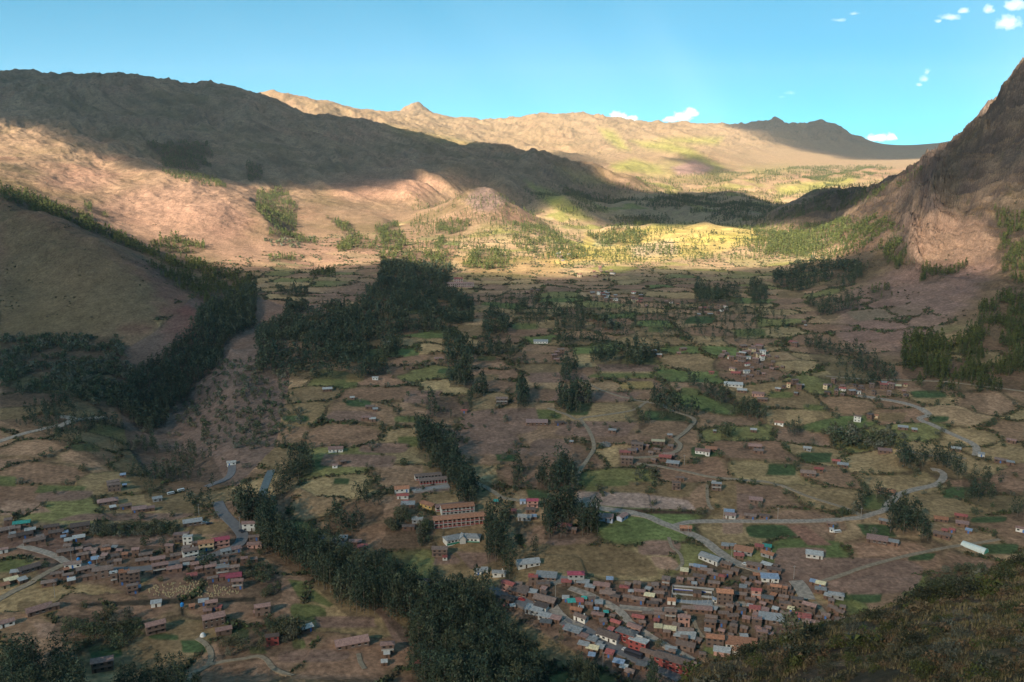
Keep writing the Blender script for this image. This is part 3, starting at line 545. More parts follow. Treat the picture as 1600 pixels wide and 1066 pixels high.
M_TRACK = flatmat('track_earth', (.25,.195,.14), .95, .25, .5); M_WATER = flatmat('stream_water', (.12,.13,.13), .35, .2, .5)
M_PAVE = flatmat('concrete_yard', (.30,.28,.27), .9, .15, .5)
ROADPTS = []
def smooth_path(pts, step=3.0):
    P3 = np.array([hit(x, y)[:2] for x, y in pts]); out = []
    n = len(P3)
    for i in range(n-1):
        p0, p1, p2, p3 = P3[max(i-1,0)], P3[i], P3[i+1], P3[min(i+2,n-1)]
        k = max(2, int(np.hypot(*(p2-p1))/step))
        for s in np.arange(k)/k: out.append(.5*((2*p1)+(-p0+p2)*s+(2*p0-5*p1+4*p2-p3)*s*s+(-p0+3*p1-3*p2+p3)*s**3))
    out.append(P3[-1]); return np.array(out)
def road(name, pts, wd, mat, lift=.35):
    c = smooth_path(pts); d = np.gradient(c, axis=0); d /= np.hypot(d[:,0], d[:,1])[:,None]+1e-6; nn = np.stack([-d[:,1], d[:,0]], 1)
    off = np.linspace(-.5, .5, 5); ww = wd*(1+.12*perlin(np.arange(len(c))*.13, np.zeros(len(c))+wd*3, 170))
    xy = c[:,None,:] + nn[:,None,:]*(off[None,:,None]*ww[:,None,None])
    z = zat(xy[...,0], xy[...,1]); zc = np.convolve(np.pad(z.max(1), 3, 'edge'), np.ones(7)/7, 'valid'); z = np.maximum(z, zc[:,None]-.2)+lift
    V = np.concatenate([xy, z[...,None]], -1); n = len(c); J = np.arange(n*5).reshape(n, 5)
    Fc = np.stack([J[:-1,:-1], J[:-1,1:], J[1:,1:], J[1:,:-1]], -1).reshape(-1, 4)
    e1 = J[:,0]; e2 = J[:,-1]; VB = V[:, [0,-1]].copy(); VB[..., 2] -= 1.6; VB = VB.reshape(-1,3); B0 = n*5 + np.arange(0, 2*n, 2); B1 = B0+1
    Fs = np.concatenate([np.stack([e1[:-1], e1[1:], B0[1:], B0[:-1]], -1), np.stack([e2[1:], e2[:-1], B1[:-1], B1[1:]], -1)])
    o = mesh_np(name, np.concatenate([V.reshape(-1,3), VB]), np.concatenate([Fc, Fs]), mat, smooth=False); tag(o, kind='structure'); ROADPTS.append((c, wd)); return o
RD = [('road', 8.5, M_ASPH, [(763,921),(800,934),(825,947),(875,968),(910,985),(950,1008),(982,1023),(1025,1042),(1050,1054),(1064,1061)]),
 ('street', 6, M_DIRT, [(860,939),(868,955),(885,970),(908,983)]),
 ('street', 5, M_DIRT, [(890,919),(925,932),(960,950),(972,959),(985,974),(1005,990),(1045,1012),(1083,1033)]),
 ('street', 4.5, M_DIRT, [(968,949),(1012,953),(1060,955),(1100,950),(1120,946),(1175,944)]),
 ('road', 7, M_DIRT, [(900,786),(935,794),(975,800),(1010,807),(1035,818),(1052,824),(1075,833),(1100,845),(1122,862),(1150,880),(1175,888),(1204,898)]),
 ('road', 5.5, M_DIRT, [(1055,822),(1080,816),(1120,815),(1200,815),(1260,815),(1300,813),(1340,810),(1365,803),(1382,797),(1392,785),(1405,774),(1430,765),(1458,759),(1472,750),(1474,741),(1466,735),(1455,734)]),
 ('track', 4, M_TRACK, [(990,716),(1035,711),(1056,706),(1063,696),(1056,687),(1065,680),(1078,668),(1085,657),(1075,650),(1050,642),(1032,632)]),
 ('track', 3.6, M_TRACK, [(995,725),(1030,729),(1075,738),(1112,746),(1165,751),(1200,754),(1228,762),(1262,776),(1300,788),(1328,797),(1346,807)]),
 ('road', 6, M_DIRT, [(1340,619),(1390,626),(1425,634),(1442,641),(1451,648),(1437,655),(1465,668),(1495,682),(1520,694),(1526,704),(1524,713)]),
 ('track', 2.6, M_TRACK, [(1290,588),(1340,592),(1400,594),(1465,596),(1520,602),(1600,612),(1680,622)]),
 ('track', 3.5, M_TRACK, [(1400,706),(1440,711),(1480,714),(1510,717)]),
 ('track', 3.5, M_TRACK, [(907,655),(922,677),(928,700),(918,718),(904,740),(900,758)]),
 ('track', 3, M_TRACK, [(855,638),(885,648),(900,656),(912,653),(950,648),(990,641),(1005,632),(1012,627)]),
 ('track', 3, M_TRACK, [(900,592),(925,603),(960,617),(1000,627),(1032,632)]),
 ('road', 7.5, M_ASPH, [(340,785),(347,800),(358,812),(370,824),(379,838),(372,852),(351,861),(320,871),(275,880),(225,889),(175,891)]),
 ('street', 5, M_DIRT, [(175,891),(140,886),(108,881),(92,872),(75,865),(55,859),(30,853)]),
 ('road', 6, M_DIRT, [(-30,702),(0,690),(37,678),(70,670),(95,664)]), ('road', 8, M_DIRT, [(88,668),(104,662),(114,656),(104,652),(94,652)]), ('road', 8, M_DIRT, [(112,657),(135,655),(165,654)]),
 ('track', 4.5, M_TRACK, [(104,880),(78,893),(50,910),(20,925),(-10,942)]),
 ('track', 3, M_TRACK, [(291,1075),(297,1058),(312,1048),(325,1040),(330,1025),(324,1010),(308,998)]), ('track', 2.6, M_TRACK, [(325,1040),(350,1034),(380,1030),(402,1026),(416,1031),(428,1046),(458,1056)]),
 ('track', 3, M_TRACK, [(1278,911),(1310,901),(1340,890),(1370,881),(1400,873),(1440,864),(1475,857),(1520,850),(1562,843)]),
 ('street', 9, M_DIRT, [(1243,908),(1254,922),(1262,938)]), ('street', 3, M_TRACK, [(1272,941),(1285,955),(1295,972)]),
 ('track', 4, M_TRACK, [(740,752),(765,765),(785,778),(812,783),(820,790)]), ('track', 2.2, M_TRACK, [(1045,840),(1050,855),(1062,866),(1066,882),(1055,892)]),
 ('stream', 6, M_WATER, [(424,735),(420,745),(414,760),(409,775),(404,795)]), ('road', 6, M_ASPH, [(362,727),(362,738),(355,748),(335,756),(322,762)]),
 ('road', 5, M_ASPH, [(500,838),(522,845),(545,855)]), ('track', 2.5, M_TRACK, [(560,1022),(563,1035),(570,1046)]), ('track', 2.4, M_TRACK, [(1105,758),(1105,775),(1108,790),(1114,797)]),
 ('track', 2.2, M_TRACK, [(1083,968),(1090,985),(1100,998)])]
for nm, wd, mt, pts in RD: road(nm, pts, wd, mt)
def yard(name, pts, mat, lift=.5, kind='structure'):
    W = np.array([hit(x, y)[:2] for x, y in pts]); zz = max(float(zat(*p)) for p in W)+lift; n = len(W)
    top = [(x, y, zz) for x, y in W]; bot = [(x, y, zz-4) for x, y in W]
    me = bpy.data.meshes.new(name); me.from_pydata(top+bot, [], [tuple(range(n))]+[tuple([i, (i+1)%n, (i+1)%n+n, i+n]) for i in range(n)]); me.materials.append(mat)
    o = bpy.data.objects.new(name, me); COL.objects.link(o)
    if kind: o['kind'] = kind
    return o, zz
yard('schoolyard', [(647,771),(643,766),(700,756),(703,763)], M_PAVE, .3)
yard('yard', [(838,906),(862,897),(888,902),(886,912),(850,914)], flatmat('pale_yard', (.24,.22,.2)), .3)

# ------------------------------------------------------------------ houses
class MB:
    def __init__(s): s.V = []; s.F = []
    def box(s, x0, x1, y0, y1, z0, z1):
        b = len(s.V); s.V += [(x0,y0,z0),(x1,y0,z0),(x1,y1,z0),(x0,y1,z0),(x0,y0,z1),(x1,y0,z1),(x1,y1,z1),(x0,y1,z1)]
        s.F += [(b,b+3,b+2,b+1),(b+4,b+5,b+6,b+7),(b,b+1,b+5,b+4),(b+1,b+2,b+6,b+5),(b+2,b+3,b+7,b+6),(b+3,b,b+4,b+7)]; return s
    def poly(s, pts, faces): 
        b = len(s.V); s.V += pts; s.F += [tuple(i+b for i in f) for f in faces]; return s
    def cyl(s, x, y, z0, z1, r, n=8, r2=None):
        b = len(s.V); r2 = r if r2 is None else r2
        for zz, rr in ((z0, r), (z1, r2)): s.V += [(x+rr*math.cos(6.2832*k/n), y+rr*math.sin(6.2832*k/n), zz) for k in range(n)]
        s.F += [(b+k, b+(k+1)%n, b+n+(k+1)%n, b+n+k) for k in range(n)]+[tuple(b+n+k for k in range(n))]; return s
    def build(s, name, mats, parent=None, mi=None):
        me = bpy.data.meshes.new(name); me.from_pydata(s.V, [], s.F)
        for m in (mats if isinstance(mats, list) else [mats]): me.materials.append(m)
        if mi is not None: me.polygons.foreach_set('material_index', mi)
        o = bpy.data.objects.new(name, me); COL.objects.link(o); o.parent = parent; return o
def roofmat(name, col, stripe=True, rough=.7, var=.42):
    m, t, b = new_mat(name); tcn = t.nodes.new('ShaderNodeTexCoord'); n = t.nodes.new('ShaderNodeTexNoise'); n.inputs['Scale'].default_value = .9; n.inputs['Detail'].default_value = 7; n.inputs['Roughness'].default_value = .7
    oi = t.nodes.new('ShaderNodeObjectInfo'); ad = t.nodes.new('ShaderNodeVectorMath'); ad.operation = 'MULTIPLY_ADD'; cmb = t.nodes.new('ShaderNodeCombineXYZ')
    for i in range(3): t.links.new(oi.outputs['Random'], cmb.inputs[i])
    ad.inputs[1].default_value = (90,50,70); t.links.new(cmb.outputs[0], ad.inputs[0]); t.links.new(tcn.outputs['Object'], ad.inputs[2]); t.links.new(ad.outputs[0], n.inputs['Vector'])
    r = t.nodes.new('ShaderNodeMapRange'); r.inputs[1].default_value = .3; r.inputs[2].default_value = .7; r.inputs[3].default_value = 1-var; r.inputs[4].default_value = 1+var; t.links.new(n.outputs[0], r.inputs[0])
    q = t.nodes.new('ShaderNodeMapRange'); q.inputs[3].default_value = .78; q.inputs[4].default_value = 1.22; t.links.new(oi.outputs['Random'], q.inputs[0])
    mm = t.nodes.new('ShaderNodeMath'); mm.operation = 'MULTIPLY'; t.links.new(r.outputs[0], mm.inputs[0]); t.links.new(q.outputs[0], mm.inputs[1]); last = mm
    if stripe:
        wv = t.nodes.new('ShaderNodeTexWave'); wv.inputs['Scale'].default_value = .55; wv.bands_direction = 'X'; t.links.new(tcn.outputs['Object'], wv.inputs['Vector'])
        r2 = t.nodes.new('ShaderNodeMapRange'); r2.inputs[3].default_value = .86; r2.inputs[4].default_value = 1.1; t.links.new(wv.outputs['Fac'], r2.inputs[0])
        m3 = t.nodes.new('ShaderNodeMath'); m3.operation = 'MULTIPLY'; t.links.new(mm.outputs[0], m3.inputs[0]); t.links.new(r2.outputs[0], m3.inputs[1]); last = m3
    v = t.nodes.new('ShaderNodeVectorMath'); v.operation = 'SCALE'; v.inputs[0].default_value = col; t.links.new(last.outputs[0], v.inputs['Scale'])
    t.links.new(v.outputs[0], b.inputs['Base Color']); b.inputs['Roughness'].default_value = rough; b.inputs['Specular IOR Level'].default_value = .3; return m
RC = dict(t=('brown tiled',(.19,.135,.115)), k=('dark brown',(.105,.078,.07)), p=('pinkish tiled',(.27,.165,.145)), r=('bright red',(.32,.095,.085)), m=('magenta',(.36,.075,.11)), o=('orange tiled',(.37,.17,.10)), g=('grey metal',(.27,.27,.275)), w=('white',(.38,.37,.36)), b=('pale blue',(.22,.28,.38)), e=('teal',(.05,.30,.26)), y=('cream',(.62,.52,.33)), d=('dark grey',(.13,.13,.135)))
RM = {k: roofmat('roof_'+v[0].replace(' ', '_'), v[1], k not in 'tpko' or True) for k, v in RC.items()}
WC = dict(a=('adobe',(.165,.10,.075)), B=('brown brick',(.165,.115,.095)), W=('white',(.62,.60,.56)), C=('cream',(.55,.42,.27)), P=('pink',(.42,.24,.20)), G=('grey',(.30,.30,.30)), R=('dark red',(.28,.07,.065)), L=('blue and white',(.50,.54,.66)), Y=('yellow',(.62,.42,.16)))
WM = {k: roofmat('wall_'+v[0].replace(' ', '_'), v[1], False, .95, .16) for k, v in WC.items()}
M_WIN = flatmat('window_glass', (.018,.02,.025), .3, .1); M_DOOR = flatmat('door_wood', (.06,.038,.028), .8); M_TRIM = flatmat('pale_trim', (.5,.48,.45)); M_BLUE = flatmat('blue_door', (.05,.15,.42)); M_GREEN = flatmat('green_paint', (.03,.22,.15)); M_REDP = flatmat('red_paint', (.32,.06,.06))
HOUSES = []
def house(px, py, wpx, kind, st, roof, wall, rot=0, simple=False, label=None, name=None, L=None, D=None):
    x, y, z = hit(px, py); dist = math.hypot(y, CAMZ-z)
    L = L or wpx*dist/FPX*(1 if abs(rot) < 30 else 1.1); L = max(L, 2.6)
    D = D or min(max(L*.5, 3.0), 7); 
    if L < 5: D = L*.85
    H = st*2.7 if L > 5 else 2.2*st
    yaw = math.atan2(-x, y)*.9 + R(rot)            # roughly faces down the valley
    y += D*.45
    zz = float(zat(x, y)); zz = max(zz, float(zat(x, y-D*.5))-.3)
    root = empty(name or ('house' if L > 4.4 else 'shed'), (x, y, zz), yaw)
    rd = random.Random(int(px*131+py*17)); hw, hd = L/2, D/2
    wm, rm = WM[wall], RM[roof]
    wmb = MB(); rmb = MB(); ov = .45 if L > 5 else .2
    if kind == 'g':
        rise = D*rd.uniform(.2,.28); off = rd.uniform(-.08,.08)*D
        wmb.poly([(-hw,-hd,-3),(hw,-hd,-3),(hw,hd,-3),(-hw,hd,-3),(-hw,-hd,H),(hw,-hd,H),(hw,hd,H),(-hw,hd,H),(-hw,off,H+rise-.05),(hw,off,H+rise-.05)], [(0,1,5,4),(2,3,7,6),(1,2,6,9,5),(3,0,4,8,7)])
        a, b_, c = (-hd-ov, H-ov*rise/(hd)), (off, H+rise), (hd+ov, H-ov*rise/hd)
        P_ = [(s*(hw+ov), yy, zz_+dz) for s in (-1,1) for yy, zz_ in (a, b_, c) for dz in (0,.16)]
        rmb.poly(P_, [(1,7,9,3),(3,9,11,5),(0,2,8,6),(2,4,10,8),(0,6,7,1),(4,5,11,10),(0,1,3,2),(2,3,5,4),(6,8,9,7),(8,10,11,9)])
    elif kind == 'h':
        rise = D*.24; wmb.box(-hw,hw,-hd,hd,-3,H); rl = max(hw-hd*.9, .3); o_ = ov+.1
        rmb.poly([(-hw-o_,-hd-o_,H),(hw+o_,-hd-o_,H),(hw+o_,hd+o_,H),(-hw-o_,hd+o_,H),(-rl,0,H+rise),(rl,0,H+rise),(-hw-o_,-hd-o_,H-.15),(hw+o_,-hd-o_,H-.15),(hw+o_,hd+o_,H-.15),(-hw-o_,hd+o_,H-.15)], [(0,1,5,4),(1,2,5),(2,3,4,5),(3,0,4),(6,9,8,7),(0,6,7,1),(1,7,8,2),(2,8,9,3),(3,9,6,0)])
    elif kind == 's':
        rise = D*.14; H2 = H-.2
        wmb.poly([(-hw,-hd,-3),(hw,-hd,-3),(hw,hd,-3),(-hw,hd,-3),(-hw,-hd,H2),(hw,-hd,H2),(hw,hd,H2+rise),(-hw,hd,H2+rise)], [(0,1,5,4),(1,2,6,5),(2,3,7,6),(3,0,4,7)])
        z0, z1 = H2-ov*.28, H2+rise+ov*.28; P_ = [(sx*(hw+ov), yy, q+dz) for sx in (-1,1) for yy, q in ((-hd-ov,z0),(hd+ov,z1)) for dz in (.03,.15)]
        rmb.poly(P_, [(1,5,7,3),(0,2,6,4),(0,4,5,1),(2,3,7,6),(0,1,3,2),(4,6,7,5)])
    else:
        wmb.box(-hw,hw,-hd,hd,-3,H); rmb.box(-hw-.25,hw+.25,-hd-.25,hd+.25,H,H+.22)
        if not simple:
            for cx, cy in ((-hw+.3,-hd+.3),(hw-.3,-hd+.3),(hw-.3,hd-.3),(-hw+.3,hd-.3)): rmb.box(cx-.14,cx+.14,cy-.14,cy+.14,H+.22,H+.22+rd.uniform(.5,1.3))
            if rd.random() < .5: rmb.box(-hw+.1,rd.uniform(-.2,.6)*hw,hd-.45,hd-.15,H+.22,H+1.2)
    bays = max(1, min(5, int(L/2.9)))
    if simple:
        n0 = len(wmb.F); mi = [0]*n0
        for k in range(st):
            for i in range(bays):
                cx = -hw + (i+.5)*L/bays; wmb.box(cx-.5,cx+.5,-hd-.04,-hd+.3,k*2.7+.8,k*2.7+1.9)
        mi += [2]*(len(wmb.F)-n0); n1_ = len(wmb.F); b = len(wmb.V); wmb.V += rmb.V; wmb.F += [tuple(i+b for i in f) for f in rmb.F]; mi += [1]*(len(wmb.F)-n1_)
        bpy.data.objects.remove(root)
        root = wmb.build(name or ('house' if L > 4.4 else 'shed'), [wm, rm, M_WIN], None, mi); root.location = (x, y, zz); root.rotation_euler = (0,0,yaw)
    else:
        wmb.build('wall', wm, root); rmb.build('roof', rm, root)
        dbay = rd.randrange(bays)
        for k in range(st):
            for i in range(bays):
                cx = -hw + (i+.5)*L/bays
                if k == 0 and i == dbay:
                    MB().box(cx-.5,cx+.5,-hd-.06,-hd+.2,-.3,min(2.0,H-.3)).build('door', M_BLUE if rd.random() < .15 else M_DOOR, root)
                elif L > 4:
                    ww = .5+.25*(L/bays > 3); f = MB().box(cx-ww,cx+ww,-hd-.05,-hd+.2,k*2.7+.95,k*2.7+2.0).build('window', M_WIN, root)
                    MB().box(cx-ww-.1,cx+ww+.1,-hd-.14,-hd+.2,k*2.7+.8,k*2.7+.947).build('sill', M_TRIM, f) if L > 11 else None
        if L > 5.5 and kind != 's' or wpx > 24:
            for k in range(st): MB().box(hw-.2,hw+.05,-.55,.5,k*2.7+.95,k*2.7+2.0).build('window', M_WIN, root)
        if st > 1 and rd.random() < .5:
            bm_ = MB().box(-hw+.3,hw-.3,-hd-1.1,-hd-.003,2.62,2.75)
            for i in range(int(L/.9)+1): bm_.box(-hw+.35+i*.9,-hw+.42+i*.9,-hd-1.08,-hd-1.0,2.75,3.5)
            bm_.box(-hw+.3,hw-.3,-hd-1.1,-hd-1.0,3.5,3.6); bm_.build('balcony', M_TRIM if rd.random() < .4 else wm, root)
        if kind == 'g' and rd.random() < .25: MB().box(hw*.4,hw*.4+.5,hd*.3,hd*.3+.5,H,H+rise+.7).build('chimney', wm, root)
    root['category'] = 'house' if L > 4.4 else 'shed'
    HOUSES.append(dict(o=root, px=px, py=py, w=wpx, kind=kind, st=st, roof=roof, wall=wall, label=label, x=x, y=y, L=L, simple=simple)); return root
HS = '''825 887 34 g1gW 14;1112 880 30 g1gW -33;780 902 20 g1gW -6;795 926 18 g2rP -34;812 932 28 g1ka -30;833 915 14 f2rB 0;849 920 20 f1aB 4;833 932 12 s1ga -15;854 908 30 s1ga -8;885 916 14 s1rB 0;900 912 24 h2mG 4
911 917 18 s1ga -8;922 924 14 s1gB -14;941 922 24 g1pa -10;953 911 10 s1ba 0;950 935 22 g1ta -8;853 946 34 g1tB -26;846 955 20 s1kW -28;884 941 10 s1wa 0;893 947 12 s1ea 10;906 946 12 s1ra 0
913 941 8 s1ea 0;901 960 17 g1oa -16;908 956 8 s1wa 0;908 972 18 g1tW -32;935 968 18 g1pa -14;932 958 7 s1ba 0;947 963 7 s1ea 8;936 949 12 s1ga 0;921 951 12 g1ta -10;925 942 10 g1ta 5
835 961 26 s1gG -27;851 970 18 s1gG -25;853 980 16 s1da -10;867 974 18 s1pa -22;895 994 26 s1gB -28;883 987 6 s1ra -20;911 1002 14 s1pa -26;925 1008 14 s1ga -24;936 1013 10 s1ga -20;912 1015 15 s1ga -20
926 1021 17 s1ya -16;938 1019 12 s1ga -18;925 1031 10 s1ba -10;953 1028 13 s1ra -18;790 952 8 s1ra -20;801 953 8 s1wa 10;794 944 22 g1ka -28;976 925 13 h1ra -8;986 930 8 s1ga 0;1000 931 15 g1pa -6
1015 938 14 s1ya -10;998 944 18 g1ta -8;961 939 16 g1ka -20;982 940 14 g1ta -10;1020 950 16 g1ka 0;1030 934 14 g1ta 0;1026 946 14 g1ta 3;1118 943 8 g1bW 0;1050 945 12 g1oW 0;1133 947 23 g3oB 2
1095 893 18 g1ba -14;1070 898 12 s1ya -4;1081 889 7 s1wa 0;1105 898 18 g1ta -14;1094 908 18 g1ka -6;1115 904 15 g1ta -20;1127 907 13 h1ra -16;1116 918 16 g1ta 0;1138 902 14 g1ta -12;1030 967 15 g1tB 2
1048 969 17 g2tB 0;998 972 17 g1ra -12;1026 976 8 s1ra 0;963 980 15 g1ra -28;1069 979 17 g2pP 2;1072 994 22 g1ta 0;1071 1003 30 s1wa -8;1073 1017 27 g1tB -14;1049 1023 15 s1gB -6;1029 987 12 s1ya 0
1047 991 17 s1ya -5;1076 958 18 g1ta 0;1099 960 26 g1pa 2;1116 958 10 s1ga -20;1112 972 16 g1ta -4;1131 966 14 g1ta 8;1110 986 16 g2ta 0;1128 980 14 g1ka 0;1118 1012 25 g2oB 0;1106 992 9 s1gB 0
1129 1026 23 s1wP -3;980 1005 30 h2dR -27;993 990 20 g1pP -30;999 1018 28 f2wR -26;1014 1028 22 g1tB -24;952 1003 34 g1kW -28;955 990 9 s1ra -24;1053 1049 52 g2kR -22;1079 1052 18 g2tB -18;967 1043 15 s1ba -18
975 1050 11 s1wa -18;1003 1047 14 s1da -14;985 1058 14 g1ta -20;1134 858 11 s1ga -4;1146 858 9 s1ga 4;1163 867 27 s1oG -10;1155 874 14 s1ra 0;1187 860 12 s1ra -4;1199 860 12 s1ea -6;1201 872 19 g1oG -24
1274 873 24 s1wW 0;1180 890 22 g1ta -10;1198 889 15 s1wB -24;1211 897 20 g1ka -6;1204 910 25 s1bW 9;1213 930 15 g2oB 0;1182 936 14 g2rP 2;1162 924 11 s1ga 0;1158 936 16 g1ta 2;1173 944 14 g1ta 3
1200 942 16 s1da -4;1228 951 18 f1tB 0;1246 951 18 f2tB 0;1237 958 10 s1ya -8;1266 960 19 g2pB -18;1256 972 21 s1rB 0;1271 980 19 g1pB -8;1180 958 15 s1rP -2;1172 953 8 s1wa -8;1212 958 9 s1wa -14
1183 982 14 f2pB 0;1207 976 35 s1gB 0;1188 992 14 f1pB 0;1191 1002 16 f2pB 0;1201 988 8 f1pB 0;1204 998 9 f1pB 0;1160 1016 45 s1oW 2;1153 1024 14 s1oW 0;1272 915 10 s1ba -10;1283 919 13 s1ya -10
1283 928 15 s1ga 0;1295 937 11 s1wa -12;1308 937 21 h1gG 2;1303 957 12 g1ta -30;1315 963 12 g1ta -20;1292 968 12 g1ta -10;1312 975 12 g1ta 10;1228 966 14 g1ta 0;1225 940 13 g1ta 0;1230 925 12 g1ta 0
1240 983 14 g1ta 0;1147 953 14 g1ta 6;1160 960 12 g1ka 0;1145 970 16 g1ta 20;1090 933 12 g1ka 0;1205 920 10 g1ta 0;669 795 22 g1oY -42;627 770 22 g1oW 6;629 780 17 g1rW -4;634 789 8 s1ra 0
637 794 20 s1ga -4;652 818 17 f1wG 0;638 829 18 g1ka -4;687 871 23 g2tB -4;695 876 7 s1rW 0;775 788 8 s1ea 0;817 788 9 g1bL 0;832 794 17 g2mP 2;829 802 14 s1ta 0;803 803 8 s1ra 0
820 814 20 g1wG -8;834 812 9 s1ba 0;839 665 33 s1pa 0;874 665 14 g1ka 20;957 677 11 s1ga -8;893 694 6 s1ga 0;996 704 18 g2tB -4;988 709 13 s1ta 0;973 711 9 s1ra -4;981 711 9 s1ra 0
980 726 18 g2tB -4;1029 695 20 f1yB 0;1040 720 18 g1ra -6;1046 716 16 g1ta -8;1052 729 19 s1gB -10;1047 684 8 g1ga 0;1099 710 22 g1pW -8;1112 706 17 s1oa -6;1181 702 19 g1pa 0;1186 709 14 s1ta 0
1178 676 9 s1wa 0;1117 677 5 s1wa 0;1063 752 12 g1ta 0;1057 766 13 f2tB 2;1120 767 15 f2gB 0;1182 787 19 s1pB 0;1140 805 14 s1bG 0;1142 811 15 s1pW 0;1173 812 17 g1tB -4;1195 812 14 g1ka 0
945 815 26 s1pL -7;973 813 17 g1pL 58;1072 831 17 g1oB 4;882 828 23 g1ra -14;893 833 16 g1ta -12;1112 585 8 g1ra 0;1150 587 14 g1ra 0;1147 605 28 s1wW 0;1160 614 14 s1wa 0;1186 620 18 g1pP -6
1192 628 15 g1ta 0;870 565 9 g1pa 0;784 632 18 g2tB 0;725 646 9 g1ra 0;586 594 9 g1wW 0;511 612 14 s1wa 2;550 625 7 s1wa 0;578 640 14 g1ta -10;586 643 8 s1ga 0;572 657 14 g1pa -8
582 659 9 s1wa -4;524 707 22 g1pW -4;685 564 12 g1pa -4;606 538 11 h1wW 0;845 537 22 s1gW 0;1218 665 13 s1oW -4;1262 705 11 s1wG -4;1307 725 11 g1rB 4;1318 731 15 s1ga -4;1280 738 13 g1ra 0
1264 745 22 g1ta 0;1387 773 25 h1oB -8;1384 709 19 s1pa 4;1412 672 14 s1ga 0;1430 675 8 s1wa 0;1341 616 9 f1wW 0;1402 607 12 s1ya 0;1495 706 13 s1wa 0;1535 714 9 s1wW 0;1566 724 17 g1ta -12
1580 727 10 s1ga 0;1582 693 13 g1pa -14;1472 816 19 g1oB 4;1503 812 17 g1ra 0;1505 824 17 s1pa 0;1384 820 16 g1ga -12;1300 824 13 g1ta -8;1373 850 29 s1pB -2;1396 853 16 s1ga -6;1474 842 23 g1ta -8
1477 834 8 s1ra 0;1489 833 9 h1ra -8;1515 834 9 s1ba -8;1597 832 14 g1pW -8;175 758 17 g1tB 8;177 768 18 g2tB 0;166 789 28 h1pB 4;191 746 8 s1ba 0;194 762 6 s1ba 0;175 797 9 s1wa 10
195 796 16 g1ta 8;216 801 20 s1pa 0;234 799 12 s1pa 4;361 728 13 g1wW 0;245 784 13 s1gG 8;8 834 22 g1ta 8;22 845 18 g1ta 0;36 842 22 g1ka 8;47 852 20 g1ta 0;60 850 16 g1ta 6
32 824 23 g1ea -8;46 834 14 s1wa 0;79 830 20 g1ka -4;86 838 20 g1ka 0;123 829 26 g1kB 0;101 837 8 s1ba 0;98 844 7 s1ba 0;105 850 11 s1wa 0;122 846 16 s1wa 0;4 865 12 g1pW 0
100 868 22 g1ta 0;121 864 13 g1ta -8;134 859 13 g1ka 4;128 873 16 g1ta 0;147 879 11 s1ba 0;112 888 23 g1tW -8;131 896 24 g1tB 8;159 904 28 g2tB -4;136 907 14 g1ta 0;88 903 17 g1ta -4
105 905 14 g1ta 0;75 917 20 h1ta -4;110 914 11 s1wa 4;42 895 29 g1kB 17;24 900 15 s1ga -10;177 912 10 f3wB 0;194 914 15 f3oB 0;209 914 16 g3tB 0;214 924 9 s1ba 0;206 929 16 f2tB 0
57 960 34 g1pB 14;81 954 17 g1ta 8;8 980 20 g1pW 10;16 913 18 s1ya 10;5 921 14 s1oC 14;33 912 12 s1wa 20;299 822 27 g1gB 4;282 848 22 f2pB -12;293 851 14 f2wW -12;321 861 22 g2oC 0
307 854 14 g1ta 0;344 856 24 g2mP 6;296 873 22 g2tW 12;276 874 20 g1ta 6;245 880 20 g1pa 0;226 873 18 g1ta 4;221 882 18 g1ta 0;249 896 22 g2pB 4;271 895 21 g1pa 0;291 882 20 g1ta 2
367 864 16 s1pG 14;352 867 14 s1gG 12;388 830 19 g2pW -8;396 845 15 g1tB 0;397 857 21 g1pP -8;329 898 15 g2pB 4;347 900 19 f2gB 0;364 899 17 g2tB 0;364 908 22 s1mB 0;349 907 14 s1rB 2
331 910 14 g1ta 10;299 906 14 s1rB 4;371 921 16 g2pB -8;290 888 9 s1wa 0;243 949 14 s1gW -4;299 953 8 s1oa 0;317 947 13 s1ga 0;330 955 16 g2pB 0;341 955 9 s1ra -14;323 960 12 s1pa 0
241 991 27 g2pB 10;332 980 31 g2pB 8;348 992 22 g1pB 6;401 963 11 g1pa 0;158 1050 29 g2pB -4;113 1044 8 g1pW 0;409 962 22 g2pB 4;479 989 17 s1wa 24;425 1009 18 g2kR 0;548 1013 48 g1pB 11
605 1022 19 h2pB 0;604 1028 9 s1wa 0;600 1041 9 s1wa 0;654 1043 8 s1ra -34;671 1049 20 s1pB 4;555 853 18 g1pa -8;566 860 14 s1ra 0;536 846 12 s1gG -10;665 917 24 g1pR -10;677 921 14 s1ba -6
747 899 11 s1wW 0;757 896 10 s1wG 0;1300 832 5 s1wW 0;1136 888 16 g1ta -26;1150 898 12 g1ta -20;1060 1036 16 g1ta -10;1037 1034 14 g1ta -24;1029 960 11 g1ta 0;1012 966 14 g1ta 0'''
EXTRA = {}
for ln in HS.replace('\n', ';').split(';'):
    x, y, w_, c, r_ = ln.split(); x, y, w_, r_ = float(x), float(y), float(w_), float(r_)
    k, s_, ro, wa = c[0], int(c[1]), c[2], c[3]
    if ro == 'a': ro = 't'
    house(x, y, w_, k, s_, ro, wa, r_, simple=(y < 600 or w_ < 9))

